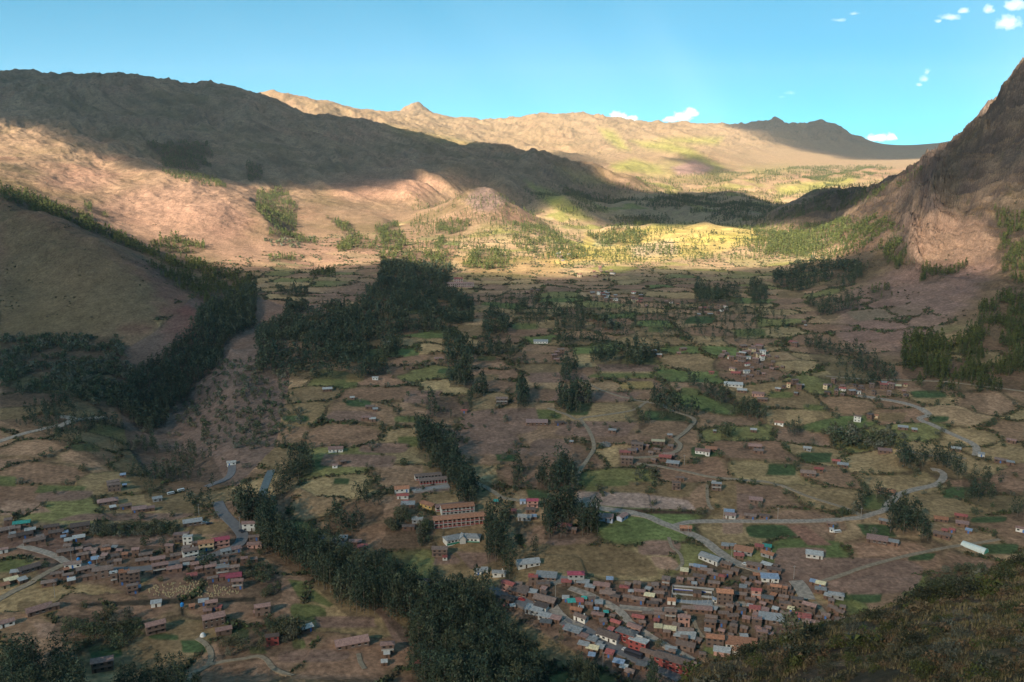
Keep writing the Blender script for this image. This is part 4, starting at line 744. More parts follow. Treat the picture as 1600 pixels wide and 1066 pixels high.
HS2 = []
r_ = random.Random(5)
for (x0, y0, x1, y1, n) in [(925,455,952,466,7),(940,460,962,472,6),(984,458,1006,474,7),(1078,478,1135,494,12),(1160,540,1200,566,16),(1125,550,1160,562,6),(1005,552,1032,562,4),(1058,548,1070,556,2),(862,552,880,566,3),(1140,562,1200,585,10),(1215,600,1260,620,7),(1290,600,1420,622,12),(900,425,950,436,4),(1340,640,1400,660,3),(985,470,1100,480,4),(1240,505,1260,512,2),(1238,535,1250,545,2),(520,720,540,735,2),(820,452,860,462,3),(870,395,900,412,5),(920,421,960,429,5)]:
    for k in range(n):
        for q in range(12):
            X_, Y_ = r_.uniform(x0, x1), r_.uniform(y0, y1)
            if all(abs(X_-a)*1 > 5.5 or abs(Y_-b) > 2.6 for a, b in HS2): break
        HS2.append((X_, Y_)); house(X_, Y_, r_.uniform(4.5, 8.5)*(1.25 if y0 > 530 else .85), r_.choice('ggs'), r_.choice((1,1,2)), r_.choice('ttppkgowr'), r_.choice('aaBWC'), r_.uniform(-35,35), simple=True)

def near_road(x, y):
    return any((np.hypot(c_[:,0]-x, c_[:,1]-y) < wd*.5+2.5).any() for c_, wd in ROADPTS)
FILL = [([(880,928),(1000,915),(1120,905),(1160,940),(1180,1000),(1090,1045),(960,1000)],36,7.5,12),([(1130,880),(1215,885),(1330,955),(1330,980),(1240,1000),(1150,960)],20,7.5,11),([(0,822),(60,822),(140,850),(230,870),(230,900),(160,912),(60,905),(100,880),(20,850)],22,7.5,12),([(230,862),(340,858),(400,850),(410,880),(330,900),(230,900)],12,8,12),([(780,915),(850,915),(860,950),(790,940)],7,8,12),([(1060,690),(990,695),(975,725),(1050,735)],6,7,10),([(1140,560),(1200,540),(1230,580),(1160,600)],14,5,7),([(1290,592),(1420,605),(1420,628),(1290,618)],12,5,7)]
for pl, n, wa_, wb_ in FILL:
    k = 0
    for q in range(n*30):
        X_, Y_ = r_.uniform(min(p[0] for p in pl), max(p[0] for p in pl)), r_.uniform(min(p[1] for p in pl), max(p[1] for p in pl)); w_ = r_.uniform(wa_, wb_)
        if not inpoly(np.array([X_]), np.array([Y_]), pl)[0]: continue
        if any(abs(h_['px']-X_) < (h_['w']+w_)*.5 and abs(h_['py']-Y_) < 5.0 for h_ in HOUSES): continue
        if (1042 < X_ < 1120 and 918 < Y_ < 951) or ((X_-1035)/45)**2+((Y_-885)/20)**2 < 1: continue
        x, y, z = hit(X_, Y_)
        if y < 330 or near_road(x, y+2): continue
        house(X_, Y_, w_, r_.choice('gggs'), r_.choice((1,1,1,2)), r_.choice('ttttttkkppgto'), r_.choice('aaaaBB'), r_.choice((-24,-20,-6,0,4,10)), simple=w_ < 10.5); k += 1
        if k >= n: break
# ------------------------------------------------------------------ vegetation
def leafmat(name, rough=.7):
    m, t, b = new_mat(name); at_ = t.nodes.new('ShaderNodeVertexColor'); at_.layer_name = 'Col'
    oi = t.nodes.new('ShaderNodeObjectInfo'); q = t.nodes.new('ShaderNodeMapRange'); q.inputs[3].default_value = .8; q.inputs[4].default_value = 1.2; t.links.new(oi.outputs['Random'], q.inputs[0])
    v = t.nodes.new('ShaderNodeVectorMath'); v.operation = 'SCALE'; t.links.new(at_.outputs[0], v.inputs[0]); t.links.new(q.outputs[0], v.inputs['Scale'])
    t.links.new(v.outputs[0], b.inputs['Base Color']); b.inputs['Roughness'].default_value = rough; b.inputs['Specular IOR Level'].default_value = .15; return m
M_LEAF = leafmat('foliage'); M_BARK = flatmat('bark', (.16,.13,.10), .9, .3, 3)
def crown(kind, n, r):
    """triangles of leaf clumps for a tree of height 1; returns (3n,3)"""
    if kind == 'eucalyptus': nl, lo, hi, rad, el = 9, .22, .97, .15, 1.7
    elif kind == 'pine': nl, lo, hi, rad, el = 8, .12, .98, .17, 1.6
    else: nl, lo, hi, rad, el = 7, .18, .8, .42, .75
    zc = np.linspace(lo+.06, hi-.07, nl)+r.uniform(-.03,.03,nl); s = (zc-lo)/(hi-lo)
    if kind == 'eucalyptus': w_ = rad*(.55+.75*np.sin(np.pi*np.clip(s*.85+.12,0,1)))*r.uniform(.7,1.15,nl)
    elif kind == 'pine': w_ = rad*(1.25-1.05*s)*r.uniform(.8,1.15,nl)
    else: w_ = rad*(.6+.5*np.sin(np.pi*s))*r.uniform(.7,1.1,nl)
    ang = r.uniform(0,6.28,nl); off = w_*r.uniform(.1,.75,nl); cx, cy = off*np.cos(ang), off*np.sin(ang)
    k = r.integers(0, nl, n); d = r.normal(size=(n,3)); d /= np.linalg.norm(d,axis=1)[:,None]; rr = r.uniform(.55,1.0,n)**.6
    c = np.stack([cx[k]+d[:,0]*w_[k]*rr, cy[k]+d[:,1]*w_[k]*rr, zc[k]+d[:,2]*w_[k]*rr*(el if kind != 'scrub' else .8)*.7], 1)
    c[:,2] = np.clip(c[:,2], .04, 1.0)
    sz = (2.6 if kind != 'scrub' else 3.4)*np.sqrt(.5*rad*.5/n)*r.uniform(.7,1.35,n)
    q = r.normal(size=(n,3,3)); q -= q.mean(1,keepdims=True); q /= np.linalg.norm(q,axis=2).mean(1)[:,None,None]
    if kind != 'scrub': q[:,:,2] *= 1.1
    return (c[:,None,:]+q*sz[:,None,None]).reshape(-1,3)
def trunk(kind, r):
    h_ = {'eucalyptus': .8, 'pine': .85, 'scrub': .45}[kind]; n = 5; V, Fc = [], []; bend = r.uniform(-.02,.02,2)
    for k, (z_, rr) in enumerate(((-.12,.018),(.0,.015),(h_*.5,.010),(h_,.004))):
        for i in range(n): V.append((rr*math.cos(1.2566*i)+bend[0]*z_*z_, rr*math.sin(1.2566*i)+bend[1]*z_*z_, z_))
    for k in range(3):
        for i in range(n): Fc.append((k*n+i, k*n+(i+1)%n, (k+1)*n+(i+1)%n, (k+1)*n+i))
    for j in range(3):   # limbs
        a_ = r.uniform(0,6.28); z0 = h_*r.uniform(.3,.75); l = .13; b = len(V); dx, dy = math.cos(a_), math.sin(a_)
        V += [(-.005*dy,.005*dx,z0),(.005*dy,-.005*dx,z0),(0,0,z0+.012),(dx*l,dy*l,z0+.12)]; Fc += [(b,b+1,b+3,b+2)]
    return np.array(V), np.array(Fc)
KC = dict(eucalyptus=[(.040,.058,.036),(.034,.048,.030),(.078,.088,.052),(.040,.060,.040),(.048,.060,.034)], pine=[(.065,.080,.024),(.090,.100,.030),(.052,.066,.024)], scrub=[(.066,.080,.042),(.088,.086,.050),(.056,.070,.040),(.11,.11,.080)])
def leafcol(kind, n, r, base_=None):
    c = np.array(base_ if base_ is not None else KC[kind][r.integers(len(KC[kind]))]); v = r.uniform(.65,1.45,(n,1)); warm = r.uniform(-.12,.12,(n,1))
    return np.repeat(np.clip(c*v*np.concatenate([1+warm, np.ones((n,1)), 1-warm],1), .004, 1), 3, 0)
# candidate standing points on a jittered world grid
def candidates(sp, y0, y1, a0=-.66, a1=.66, seed=0):
    r = np.random.default_rng(seed+int(sp*10)); ys = np.arange(y0, y1, sp*.9); X, Yy = [], []
    for y in ys:
        n = int((a1-a0)*y/sp); x = a0*y + (np.arange(n)+.5+r.uniform(-.45,.45,n))*sp; X.append(x); Yy.append(y+r.uniform(-.45,.45,n)*sp)
    return np.concatenate(X), np.concatenate(Yy), r
TREES = []
for gi, g in enumerate(GROVES):
    kind, sp, ht, pl, y0, y1, wh = g
    sp2 = sp*.88 if sp < 7 else sp
    x, y, r = candidates(sp2, max(y0, 300), min(y1, 7500), seed=gi)
    z = zat(x, y); px, py = proj(x, y, z+ht*.5); ok = gmask(x, y, px, py, g)
    if sp < 10: ok &= perlin(x/(sp*5), y/(sp*5), 200) > (-.5 if sp < 5.2 else .0 if sp < 7.6 and y1 > 1400 else -.15)
    elif y1 > 2000: ok &= perlin(x/150, y/150, 201)+.5*perlin(x/45, y/45, 202) > (.02 if sp < 20 else .16)
    x, y, z, px, py = x[ok], y[ok], z[ok], px[ok], py[ok]
    if len(x) == 0 and sp < 9: x, y, z = (np.array([q]) for q in hit(sum(p[0] for p in pl)/len(pl), max(p[1] for p in pl)-1)); px, py = proj(x, y, z)
    if not len(x): print('empty grove', gi, kind, pl[0]); continue
    hh = ht*r.uniform(.45,1.08,len(x))
    ok = visible(x, y, z+hh*.8, 40)
    for c_, wd in ROADPTS:
        if c_[:,1].max() < y.min()-30 or c_[:,1].min() > y.max()+30: continue
        for p in c_[::2]: ok &= np.hypot(x-p[0], y-p[1]) > wd*.5+1.6
    for h_ in HOUSES: ok &= (np.abs(x-h_['x']) > h_['L']*.5+1.5) | (np.abs(y-h_['y']) > h_['L']*.4+3)
    if sp >= 14 and y0 < 600: 
        ci_, cj_, ce_ = cells(x, y); ok &= ce_ < 4.5
    idx = np.where(ok)[0]
    for i in idx: TREES.append((x[i], y[i], z[i], hh[i], kind, gi, px[i], py[i]))
print('trees', len(TREES))
TR = sorted(TREES, key=lambda t: -t[3]/t[1])
def inframe(t): return -8 < t[6] < 1608 and t[7] < 1085
ind = {}; IND = []; REST = []
for t in TR:
    k = t[4]
    if inframe(t) and GROVES[t[5]][6] and ind.get(k, 0) < (290 if k == 'eucalyptus' else 130): ind[k] = ind.get(k, 0)+1; IND.append(t)
    else: REST.append(t)
print('individual', ind, 'rest', len(REST))
PROTO = {}
def treeproto(kind, v):
    r = np.random.default_rng(900+v*7+len(kind)); n = 330 if kind != 'scrub' else 300
    V = crown(kind, n, r); me_c = mesh_np('crown', V, np.arange(len(V)).reshape(-1,3), M_LEAF, col=leafcol(kind, n, r, KC[kind][v % len(KC[kind])]))
    tv, tf = trunk(kind, r); me_t = mesh_np('trunk', tv, tf, M_BARK); d = (me_c.data, me_t.data)
    bpy.data.objects.remove(me_c); bpy.data.objects.remove(me_t); return d
NAMES = dict(eucalyptus='eucalyptus_tree', pine='conifer_tree', scrub='round_tree')
TOBJ = []
for t in IND:
    key = (t[4], int(hash((round(t[0]), round(t[1]))) % 7))
    if key not in PROTO: PROTO[key] = treeproto(*key)
    e = empty(NAMES[t[4]], (t[0], t[1], t[2]), (t[0]*7.3) % 6.28, t[3]); wq = t[3]*(.65+.55*((int(t[0]*13)) % 10)/10); e.scale = (wq, wq, t[3]); mc_, mt_ = PROTO[key]
    for nm, md in (('trunk', mt_), ('crown', mc_)):
        o = bpy.data.objects.new(nm, md); COL.objects.link(o); o.parent = e
    TOBJ.append((e, t))
def bulk(name, items, label, mat=M_LEAF):
    """one mesh of many trees, fewer leaf clumps with distance"""
    Vs, Cs, TV, TF = [], [], [], []; nv = 0
    LOD = {}
    for i, t in enumerate(items):
        n = 190 if t[1] < 560 else 110 if t[1] < 800 else 60 if t[1] < 1500 else 24 if t[1] < 2600 else 14
        v = (i*7) % 9; key = (t[4], n, v)
        if key not in LOD:
            r = np.random.default_rng(v*31+n); LOD[key] = (crown(t[4], n, r), n)
        c, _ = LOD[key]; a_ = t[0]*3.7 % 6.28; ca_, sa_ = math.cos(a_), math.sin(a_); s = t[3]; ws = s*(1 if t[1] < 1500 else 1.15)*(.6+.55*((i*37)%11)/10)
        Vs.append(np.stack([(c[:,0]*ca_-c[:,1]*sa_)*ws+t[0], (c[:,0]*sa_+c[:,1]*ca_)*ws+t[1], c[:,2]*s+t[2]-.3], 1))
        r2 = np.random.default_rng(i); Cs.append(leafcol(t[4], n, r2))
        if t[1] < 900:
            tv, tf = trunk(t[4], r2); TF.append(tf+nv); nv += len(tv); TV.append(tv*[s*.8,s*.8,s]+[t[0],t[1],t[2]])
    V = np.concatenate(Vs); o = mesh_np(name, V, np.arange(len(V)).reshape(-1,3), mat, col=np.concatenate(Cs)); tag(o, label, 'wood', None, 'stuff')
    if TV: 
        q = mesh_np('trunks', np.concatenate(TV), np.concatenate(TF), M_BARK, parent=o); q['kind'] = 'stuff'
    return o
for k, nm, lb in (('eucalyptus','eucalyptus_wood','dark eucalyptus woods covering the ravines and valley floor in shade'),('pine','conifer_wood','conifer plantations on the hillsides and the sunlit slopes'),('scrub','bush_cover','rounded bushes and low trees scattered over banks and field edges')):
    bulk(nm, [t for t in REST if t[4] == k], lb)
# hedges along the field edges
r = np.random.default_rng(5); HX, HY = [], []
for (ya, yb, sp) in ((330,620,2.0),(620,900,2.6),(900,1500,3.8),(1500,2300,6.5)):
    x, y, _ = candidates(sp, ya, yb, seed=int(ya)); ci_, cj_, ce_ = cells(x, y); hr = hrel(x, y)
    ok = (ce_ < sp*.8) & (np.abs(hr) < 22) & (perlin(x/60, y/60, 210) > -.14) & (r.random(len(x)) < .8)
    HX.append(x[ok]); HY.append(y[ok])
HX = np.concatenate(HX); HY = np.concatenate(HY); HZ = zat(HX, HY); hs = (.8+1.7*np.clip(perlin(HX/18, HY/18, 211)+.5,0,1.4)*r.uniform(.5,1.1,len(HX)))*np.where(HY > 900, 1.5, 1)
ok = np.ones(len(HX), bool)
for c_, wd in ROADPTS:
    for p in c_[::2]: ok &= np.hypot(HX-p[0], HY-p[1]) > wd*.5+1
for h_ in HOUSES: ok &= (np.abs(HX-h_['x']) > h_['L']*.5+.5) | (np.abs(HY-h_['y']) > h_['L']*.35+1.5)
hpx, hpy = proj(HX, HY, HZ)
ok &= ~(inpoly(hpx, hpy, BARE2) & (HY > 850)) & ~inpoly(hpx, hpy, BARE) & ~inpoly(hpx, hpy, [(903,766),(1000,769),(1075,780),(1088,796),(1030,797),(960,794),(898,786)])
for c_, fx_, fy_, rx_, ry_ in FIELDS: ok &= ((hpx-fx_)/rx_)**2+((hpy-fy_)/ry_)**2 > .92
HX, HY, HZ, hs = HX[ok], HY[ok], HZ[ok], hs[ok]
def clumps(X, Y, Zz, S, n, r, cols, flat=.7):
    N = len(X); d = r.normal(size=(N,n,3)); d /= np.linalg.norm(d,axis=2)[...,None]; d *= r.uniform(.35,1,(N,n,1)); d[...,2] = np.abs(d[...,2])*flat
    c = np.stack([X,Y,Zz],1)[:,None,:]+d*S[:,None,None]; q = r.normal(size=(N,n,3,3)); q -= q.mean(2,keepdims=True)
    q *= (S[:,None,None,None]*.95/np.sqrt(n)*1.35); V = (c[:,:,None,:]+q).reshape(-1,3)
    cb_ = cols[r.integers(0,len(cols),N)]; cc = cb_[:,None,:]*r.uniform(.65,1.4,(N,n,1)); return V, np.repeat(cc.reshape(-1,3),3,0)
V, Cc = clumps(HX, HY, HZ, hs, 9, r, np.array([(.050,.060,.030),(.070,.066,.036),(.044,.054,.032),(.085,.068,.044),(.058,.078,.032)]))
tag(mesh_np('hedges', V, np.arange(len(V)).reshape(-1,3), M_LEAF, col=Cc), 'low dark hedges and dry stone banks along the field edges', 'hedges', None, 'stuff'); print('hedges', len(HX))
# scrub on rough slopes
x, y, r = candidates(9, 620, 2300, seed=77); hr = hrel(x, y); ok = (hr > 10)*(perlin(x/45, y/45, 220)+.6*perlin(x/160, y/160, 221) > .28+.25*(y > 1500)*(x < 200))*(r.random(len(x)) < .5); x, y = x[ok], y[ok]
V, Cc = clumps(x, y, zat(x, y), r.uniform(.8,2.6,len(x)), 8, r, np.array([(.045,.048,.024),(.075,.062,.036),(.035,.042,.022)]))
tag(mesh_np('hillside_scrub', V, np.arange(len(V)).reshape(-1,3), M_LEAF, col=Cc), 'low scrub scattered over the dry hillsides', 'scrub', None, 'stuff')
# bushes and tufts on the near hillside
NCOL = np.array([1.25,1.1,1.0])*np.array([(.036,.046,.022),(.052,.064,.022),(.060,.060,.038),(.085,.070,.045),(.030,.036,.023),(.078,.084,.066),(.10,.072,.045)])
x, y, r = candidates(1.9, 42, 300, -.05, 1.0, seed=3); z = zat(x, y); px, py = proj(x, y, z); ok = (px > 1000)*(hrel(x, y) > 4)*(r.random(len(x)) < .8)*(perlin(x/8, y/8, 230) > -.36); x, y, z = x[ok], y[ok], z[ok]
big = np.clip(perlin(x/8, y/8, 230)*1.3+.5, .12, 1.5); S = big*r.uniform(.6,2.2,len(x))*(1+.1*(y > 150)); dsort = y
V1, C1 = [], []
for lo, hi, n in ((0,110,280),(110,170,180),(170,400,100)):
    m = (y >= lo)*(y < hi)
    if m.any(): a_, b_ = clumps(x[m], y[m], z[m], S[m], n, r, NCOL, 1.0); V1.append(a_); C1.append(b_)
V = np.concatenate(V1); tag(mesh_np('undergrowth', V, np.arange(len(V)).reshape(-1,3), M_LEAF, col=np.concatenate(C1)), 'tangled bushes and dry undergrowth covering the near hillside', 'undergrowth', None, 'stuff'); print('undergrowth', len(x))
x, y, r = candidates(.62, 42, 260, -.05, .85, seed=4); z = zat(x, y); px, py = proj(x, y, z); ok = (px > 1030)*(hrel(x, y) > 4)*(perlin(x/7, y/7, 231) > -.18)*(r.random(len(x)) < .75); x, y, z = x[ok], y[ok], z[ok]
N = len(x); n = 6; a_ = r.uniform(0,6.28,(N,n)); l = r.uniform(.25,.75,(N,n)); w_ = .05+.03*(y[:,None] > 120)
b0 = np.stack([x[:,None]+.12*np.cos(a_), y[:,None]+.12*np.sin(a_), np.repeat(z[:,None]-.05,n,1)],-1); tipp = np.stack([x[:,None]+l*.5*np.cos(a_), y[:,None]+l*.5*np.sin(a_), z[:,None]+l],-1); sd = np.stack([-np.sin(a_)*w_, np.cos(a_)*w_, 0*a_],-1)
V = np.stack([b0-sd, b0+sd, tipp],2).reshape(-1,3); cc = np.array([(.20,.155,.08),(.155,.125,.06),(.11,.10,.045),(.24,.19,.11)])[r.integers(0,4,N)]
tag(mesh_np('dry_grass', V, np.arange(len(V)).reshape(-1,3), M_LEAF, col=np.repeat(cc,n*3,0)), 'pale dry grass tufts between the bushes of the near hillside', 'grass', None, 'stuff')
# ------------------------------------------------------------------ larger buildings and single things
THINGS = []
def place(name, px, py, rot=0, back=0.0, lift=0.0):
    x, y, z = hit(px, py); y += back; yaw = math.atan2(-x, y)*.9+R(rot); return empty(name, (x, y, float(zat(x, y))+lift), yaw), math.hypot(y, CAMZ-z)
def m_at(px_w, dist): return px_w*dist/FPX
def school(px, py, w, bays, st, roof, wall, rot, label, D=8, col=M_TRIM, rail=M_REDP):
    root, dist = place('school_building', px, py, rot, D*.45, .2); L = m_at(w, dist); hw, hd, H = L/2, D/2, 2.9*st
    MB().box(-hw,hw,-hd+1.7,hd,-4,H).build('wall', WM[wall], root); MB().box(-hw,hw,-hd,-hd+1.697,-4,0).build('terrace', M_PAVE, root)
    a, r_ = H, H+D*.17; o_ = .5
    P_ = [(s*(hw+o_), yy, q+dz) for s in (-1,1) for yy, q in ((-hd-o_,a),(0,r_),(hd+o_,a)) for dz in (.003,.25)]
    MB().poly(P_, [(1,7,9,3),(3,9,11,5),(0,2,8,6),(2,4,10,8),(0,6,7,1),(4,5,11,10),(0,1,3,2),(2,3,5,4),(6,8,9,7),(8,10,11,9)]).build('roof', RM[roof], root)
    for k in range(1, st): MB().box(-hw,hw,-hd+.02,-hd+1.697,2.9*k-.25,2.9*k).build('gallery_floor', col, root)
    bw = L/bays
    for i in range(bays+1): MB().box(-hw+i*bw-.16,-hw+i*bw+.16,-hd-.03,-hd+.25,.003,H).build('column', col, root)
    for k in range(st):
        MB().box(-hw+.2,hw-.2,-hd+.06,-hd+.14,2.9*k+.35,2.9*k+.95).build('railing', rail, root)
        for i in range(bays):
            cx = -hw+(i+.5)*bw
            if i % 3 == 1: MB().box(cx-.45,cx+.45,-hd+1.62,-hd+1.9,2.9*k+.003,2.9*k+2.05).build('door', M_DOOR, root)
            else: MB().box(cx-bw*.32,cx+bw*.32,-hd+1.62,-hd+1.9,2.9*k+1,2.9*k+2.1).build('window', M_WIN, root)
    tag(root, label, 'school'); return root
sc1 = school(719, 823, 83, 12, 2, 'o', 'P', 11, 'long two storey school with orange roof, pale columns and red railings')
school(714, 806, 50, 8, 2, 'o', 'W', 11, 'shorter orange roofed school wing standing just behind the long school')
school(702, 798, 44, 7, 1, 'p', 'W', 11, 'low pinkish grey roofed classroom row behind the two orange school roofs', D=6)
school(676, 757, 42, 9, 1, 't', 'R', 9, 'brown roofed white and dark red classroom row above the paved schoolyard', D=7)
school(668, 750, 40, 8, 1, 't', 'W', 9, 'rear classroom row with white end wall just below the straw coloured terrace', D=6)
school(719, 449, 42, 14, 2, 'p', 'W', 0, 'far long white school with many windows at the end of the dark wood', D=10)
school(716, 441, 14, 4, 2, 'r', 'W', 0, 'small red roofed block just behind the far white school', D=9)
# butterfly-plan building with a cross
root, dist = place('chapel', 722, 853, 6, 5); L = m_at(27, dist)
for s, ry in ((-1, 18), (1, -14)):
    ca_, sa_ = math.cos(R(ry)), math.sin(R(ry)); cx = s*L*.52; hw, hd, H = L/2, 3.6, 3
    def rt(x, y, z, cx=cx, ca_=ca_, sa_=sa_): return (cx+x*ca_-y*sa_, x*sa_+y*ca_+1.2, z)
    def bx(x0,x1,y0,y1,z0,z1):
        m = MB().box(x0,x1,y0,y1,z0,z1); m.V = [rt(*v) for v in m.V]; return m
    bx(-hw,hw,-hd,hd,-3,H).build('wall', WM['W'], root); bx(-hw+.1,hw-.1,-hd-.06,hd,-.5,.8).build('green_base', M_GREEN, root)
    m = MB().poly([(-hw-.5,-hd-.6,H),(hw+.5,-hd-.6,H),(hw+.5,hd+.6,H),(-hw-.5,hd+.6,H),(-hw*.6,0,H+2),(hw*.6,0,H+2)], [(0,1,5,4),(1,2,5),(2,3,4,5),(3,0,4),(3,2,1,0)]); m.V = [rt(*v) for v in m.V]; m.build('roof', RM['g'], root)
    for i in range(4): bx(-hw+1+i*(L-2)/4,-hw+1+i*(L-2)/4+1.5,-hd-.05,-hd+.2,1.1,2.2).build('window', M_WIN, root)
MB().poly([(-2,-3.2,-3),(2,-3.2,-3),(2,3,-3),(-2,3,-3),(-2,-3.2,3.4),(2,-3.2,3.4),(2,3,3.4),(-2,3,3.4),(0,-3.2,5.2),(0,3,5.2)], [(0,1,5,8,4),(2,3,7,9,6),(1,2,6,5),(3,0,4,7)]).build('porch', WM['W'], root)
MB().poly([(-2.5,-3.7,3.2),(0,-3.7,5.5),(2.5,-3.7,3.2),(-2.5,3,3.2),(0,3,5.5),(2.5,3,3.2)], [(0,1,4,3),(1,2,5,4)]).build('porch_roof', RM['g'], root)
MB().box(-.12,.12,-3.1,-2.9,5.3,7.4).box(-.6,.6,-3.09,-2.91,6.5,6.74).build('cross', M_TRIM, root)
tag(root, 'grey roofed white building with two angled wings, green base and central porch', 'chapel')
# sports court
root, dist = place('sports_court', 1081, 944, 0, 0, .4); L = m_at(60, dist); D = 13.0; hw = L/2
MB().box(-hw,hw,0,D,-3,.1).build('court_floor', flatmat('court_concrete', (.27,.28,.30)), root)
MB().box(-hw,hw,D,D+.3,-3,2.2).build('wall', M_TRIM, root); MB().box(-hw*.95,hw*.7,D-.06,D-.003,.9,1.7).build('blue_band', flatmat('blue_paint', (.06,.10,.42)), root)
for nm, x0 in (('goal', -hw*.82), ('goal', hw*.82)): MB().box(x0-.06,x0+.06,4.5,4.62,.1,2.1).box(x0-.06,x0+.06,8,8.12,.1,2.1).box(x0-.06,x0+.06,4.5,8.12,2.103,2.2).build(nm, M_TRIM, root)
for i in range(9): MB().cyl(-hw+i*L/8, -.1, -1, 3.2, .07, 6).build('fence_post', M_TRIM, root)
for s in (-1, 1): MB().box(s*hw-.12,s*hw+.12,0.35,D-.003,-3,1.5).build('side_wall', WM['G'], root)
M_LINE = flatmat('court_line', (.6,.6,.58)); MB().box(-hw+1,hw-1,1,1.12,.101,.106).box(-.06,.06,1.13,D-1,.101,.106).box(-hw+1,hw-1,D-.99,D-.87,.101,.106).build('line', M_LINE, root)
tag(root, 'walled grey sports court with a blue and white band along its back wall', 'sports court')
root, dist = place('terrace_wall', 1083, 928, 0); L = m_at(62, dist)
MB().box(-L/2,L/2,6,6.4,-3,1.6).box(-L/2,-L/2+.4,-2,5.997,-3,1.6).box(-L/2,L/2,-2.4,-2.003,-3,.6).build('wall', WM['G'], root); tag(root, 'low grey walls enclosing the grassy strip above the sports court', 'wall')
# greenhouse
root, dist = place('greenhouse', 1526, 861, -28, 3); L = m_at(36, dist); n = 10
V = [(x_, 3*math.cos(math.pi*k/n), -.5 if k in (0, n) else 2.9*math.sin(math.pi*k/n)) for x_ in (-L/2, L/2) for k in range(n+1)]
MB().poly(V, [(k, k+1, k+n+2, k+n+1) for k in range(n)]).build('cover', flatmat('plastic_sheet', (.56,.62,.60), .4, .06), root)
MB().poly(V, [tuple(range(n+1)), tuple(range(n+1, 2*n+2))]).build('end_wall', flatmat('green_net', (.12,.40,.30)), root)
for i in range(7): 
    x_ = -L/2+L*i/6; MB().poly([(x_+d, 3.04*math.cos(math.pi*k/n), 2.95*math.sin(math.pi*k/n)) for d in (-.06,.06) for k in range(n+1)], [(k, k+1, k+n+2, k+n+1) for k in range(n)]).build('hoop', M_TRIM, root)
tag(root, 'long white plastic greenhouse with green netting beside the undergrowth hillside', 'greenhouse')
# cars
M_TYRE = flatmat('tyre', (.02,.02,.02)); CARC = dict(white=(.6,.6,.6), dark=(.03,.035,.05), red=(.35,.04,.04), silver=(.32,.33,.35), blue=(.05,.10,.28)); CM = {k: flatmat('paint_'+k, v, .3, .03) for k, v in CARC.items()}
def car(px, py, rot, colr, label, kind='car'):
    root, dist = place(kind, px, py, rot, 0, .42); l, w_, h_ = dict(car=(2.2,.9,.95), van=(2.6,1.0,1.7), bus=(5.2,1.25,2.6))[kind]
    if kind == 'car':
        prof = [(-l,.3),(l,.3),(l,.75),(l*.55,.9),(l*.2,1.42),(-l*.6,1.45),(-l*.95,.95),(-l,.9)]
        win = [(l*.5,.93),(l*.19,1.36),(-l*.58,1.38),(-l*.88,.97)]
    else:
        prof = [(-l,.35),(l,.35),(l,h_*.55),(l*.92,h_),(-l,h_)]; win = [(l*.95,h_*.58),(l*.9,h_*.88),(-l*.95,h_*.88),(-l*.95,h_*.58)]
    def ext(p, w2): n = len(p); return [(a, -w2, b) for a, b in p]+[(a, w2, b) for a, b in p], [tuple(range(n)), tuple(range(2*n-1, n-1, -1))]+[(i, i+n, (i+1)%n+n, (i+1)%n) for i in range(n)]
    MB().poly(*ext(prof, w_)).build('body', CM[colr], root); MB().poly(*ext(win, w_+.012)).build('window', M_WIN, root)
    for sx in (-.62, .62):
        for sy in (-1, 1):
            m = MB().cyl(0, 0, -.11, .11, .33, 10); m.V = [(sx*l+a, sy*(w_-.05)+c, .33+b) for a, b, c in m.V]; m.build('wheel', M_TYRE, root)
    tag(root, label, kind)
for c in [(941,771,0,'dark','dark car parked on the bare terrace'),(319,819,14,'silver','silver car, left one of two beside the grey roofed white house'),(327,820,14,'dark','dark car, right one of two beside the grey roofed white house'),(267,773,20,'white','white van on the road between the trees, left of two','van'),(283,768,20,'white','white van on the road between the trees, right of two','van'),
          (377,832,-60,'dark','dark car driving round the paved bend'),(990,1026,-26,'dark','long dark bus standing on the main road','bus'),(978,1018,-26,'white','white car just uphill of the bus'),(1308,833,30,'white','white van below the straight dirt road','van'),(858,938,-70,'silver','silver car at the top of the village street'),(815,939,-25,'red','red car near the upper end of the main road'),
          (845,953,-25,'white','white car on the main road above the sheds'),(930,999,-28,'silver','silver car halfway down the main road'),(1165,884,-30,'white','white car on the dirt road above the blue roof')]: car(*c)
# utility poles
M_POLE = flatmat('concrete_pole', (.33,.31,.29))
POLES = [(942,1043,'beside the main road opposite the blue roofed shed'),(984,1006,'beside the dark roofed two storey house'),(1008,1008,'on the grass plot between the village streets'),(16,842,'among the upper left sheds'),(112,879,'beside the track fork in the left village'),(86,934,'below the left village track'),(152,886,'beside the pale blue shed'),(375,826,'on the outer side of the paved bend'),(311,806,'at the top of the left grassy plot'),
         (1069,727,'beside the sheds below the hairpin track'),(1240,905,'at the top of the wide pale street'),(868,934,'above the fork of the village streets'),(1345,812,'where the two dirt roads meet'),(1130,812,'along the straight dirt road'),(1215,812,'midway along the straight dirt road'),(465,524,'on the bare slope inside the broad dark wood'),(1075,840,'at the junction above the village'),(1143,872,'on the inner side of the dirt road above the village'),(760,925,'at the upper end of the paved main road')]
for px_, py_, wh in POLES:
    root, dist = place('utility_pole', px_, py_, 20); MB().cyl(0,0,-1,9,.17,8,.10).build('pole', M_POLE, root); MB().box(-.9,.9,-.06,.06,8.2,8.35).build('crossarm', M_POLE, root)
    for s in (-.75, 0.4, .75): MB().cyl(s,0,8.353,8.55,.06,6).build('insulator', M_TRIM, root)
    tag(root, 'thin grey utility pole '+wh, 'utility pole')
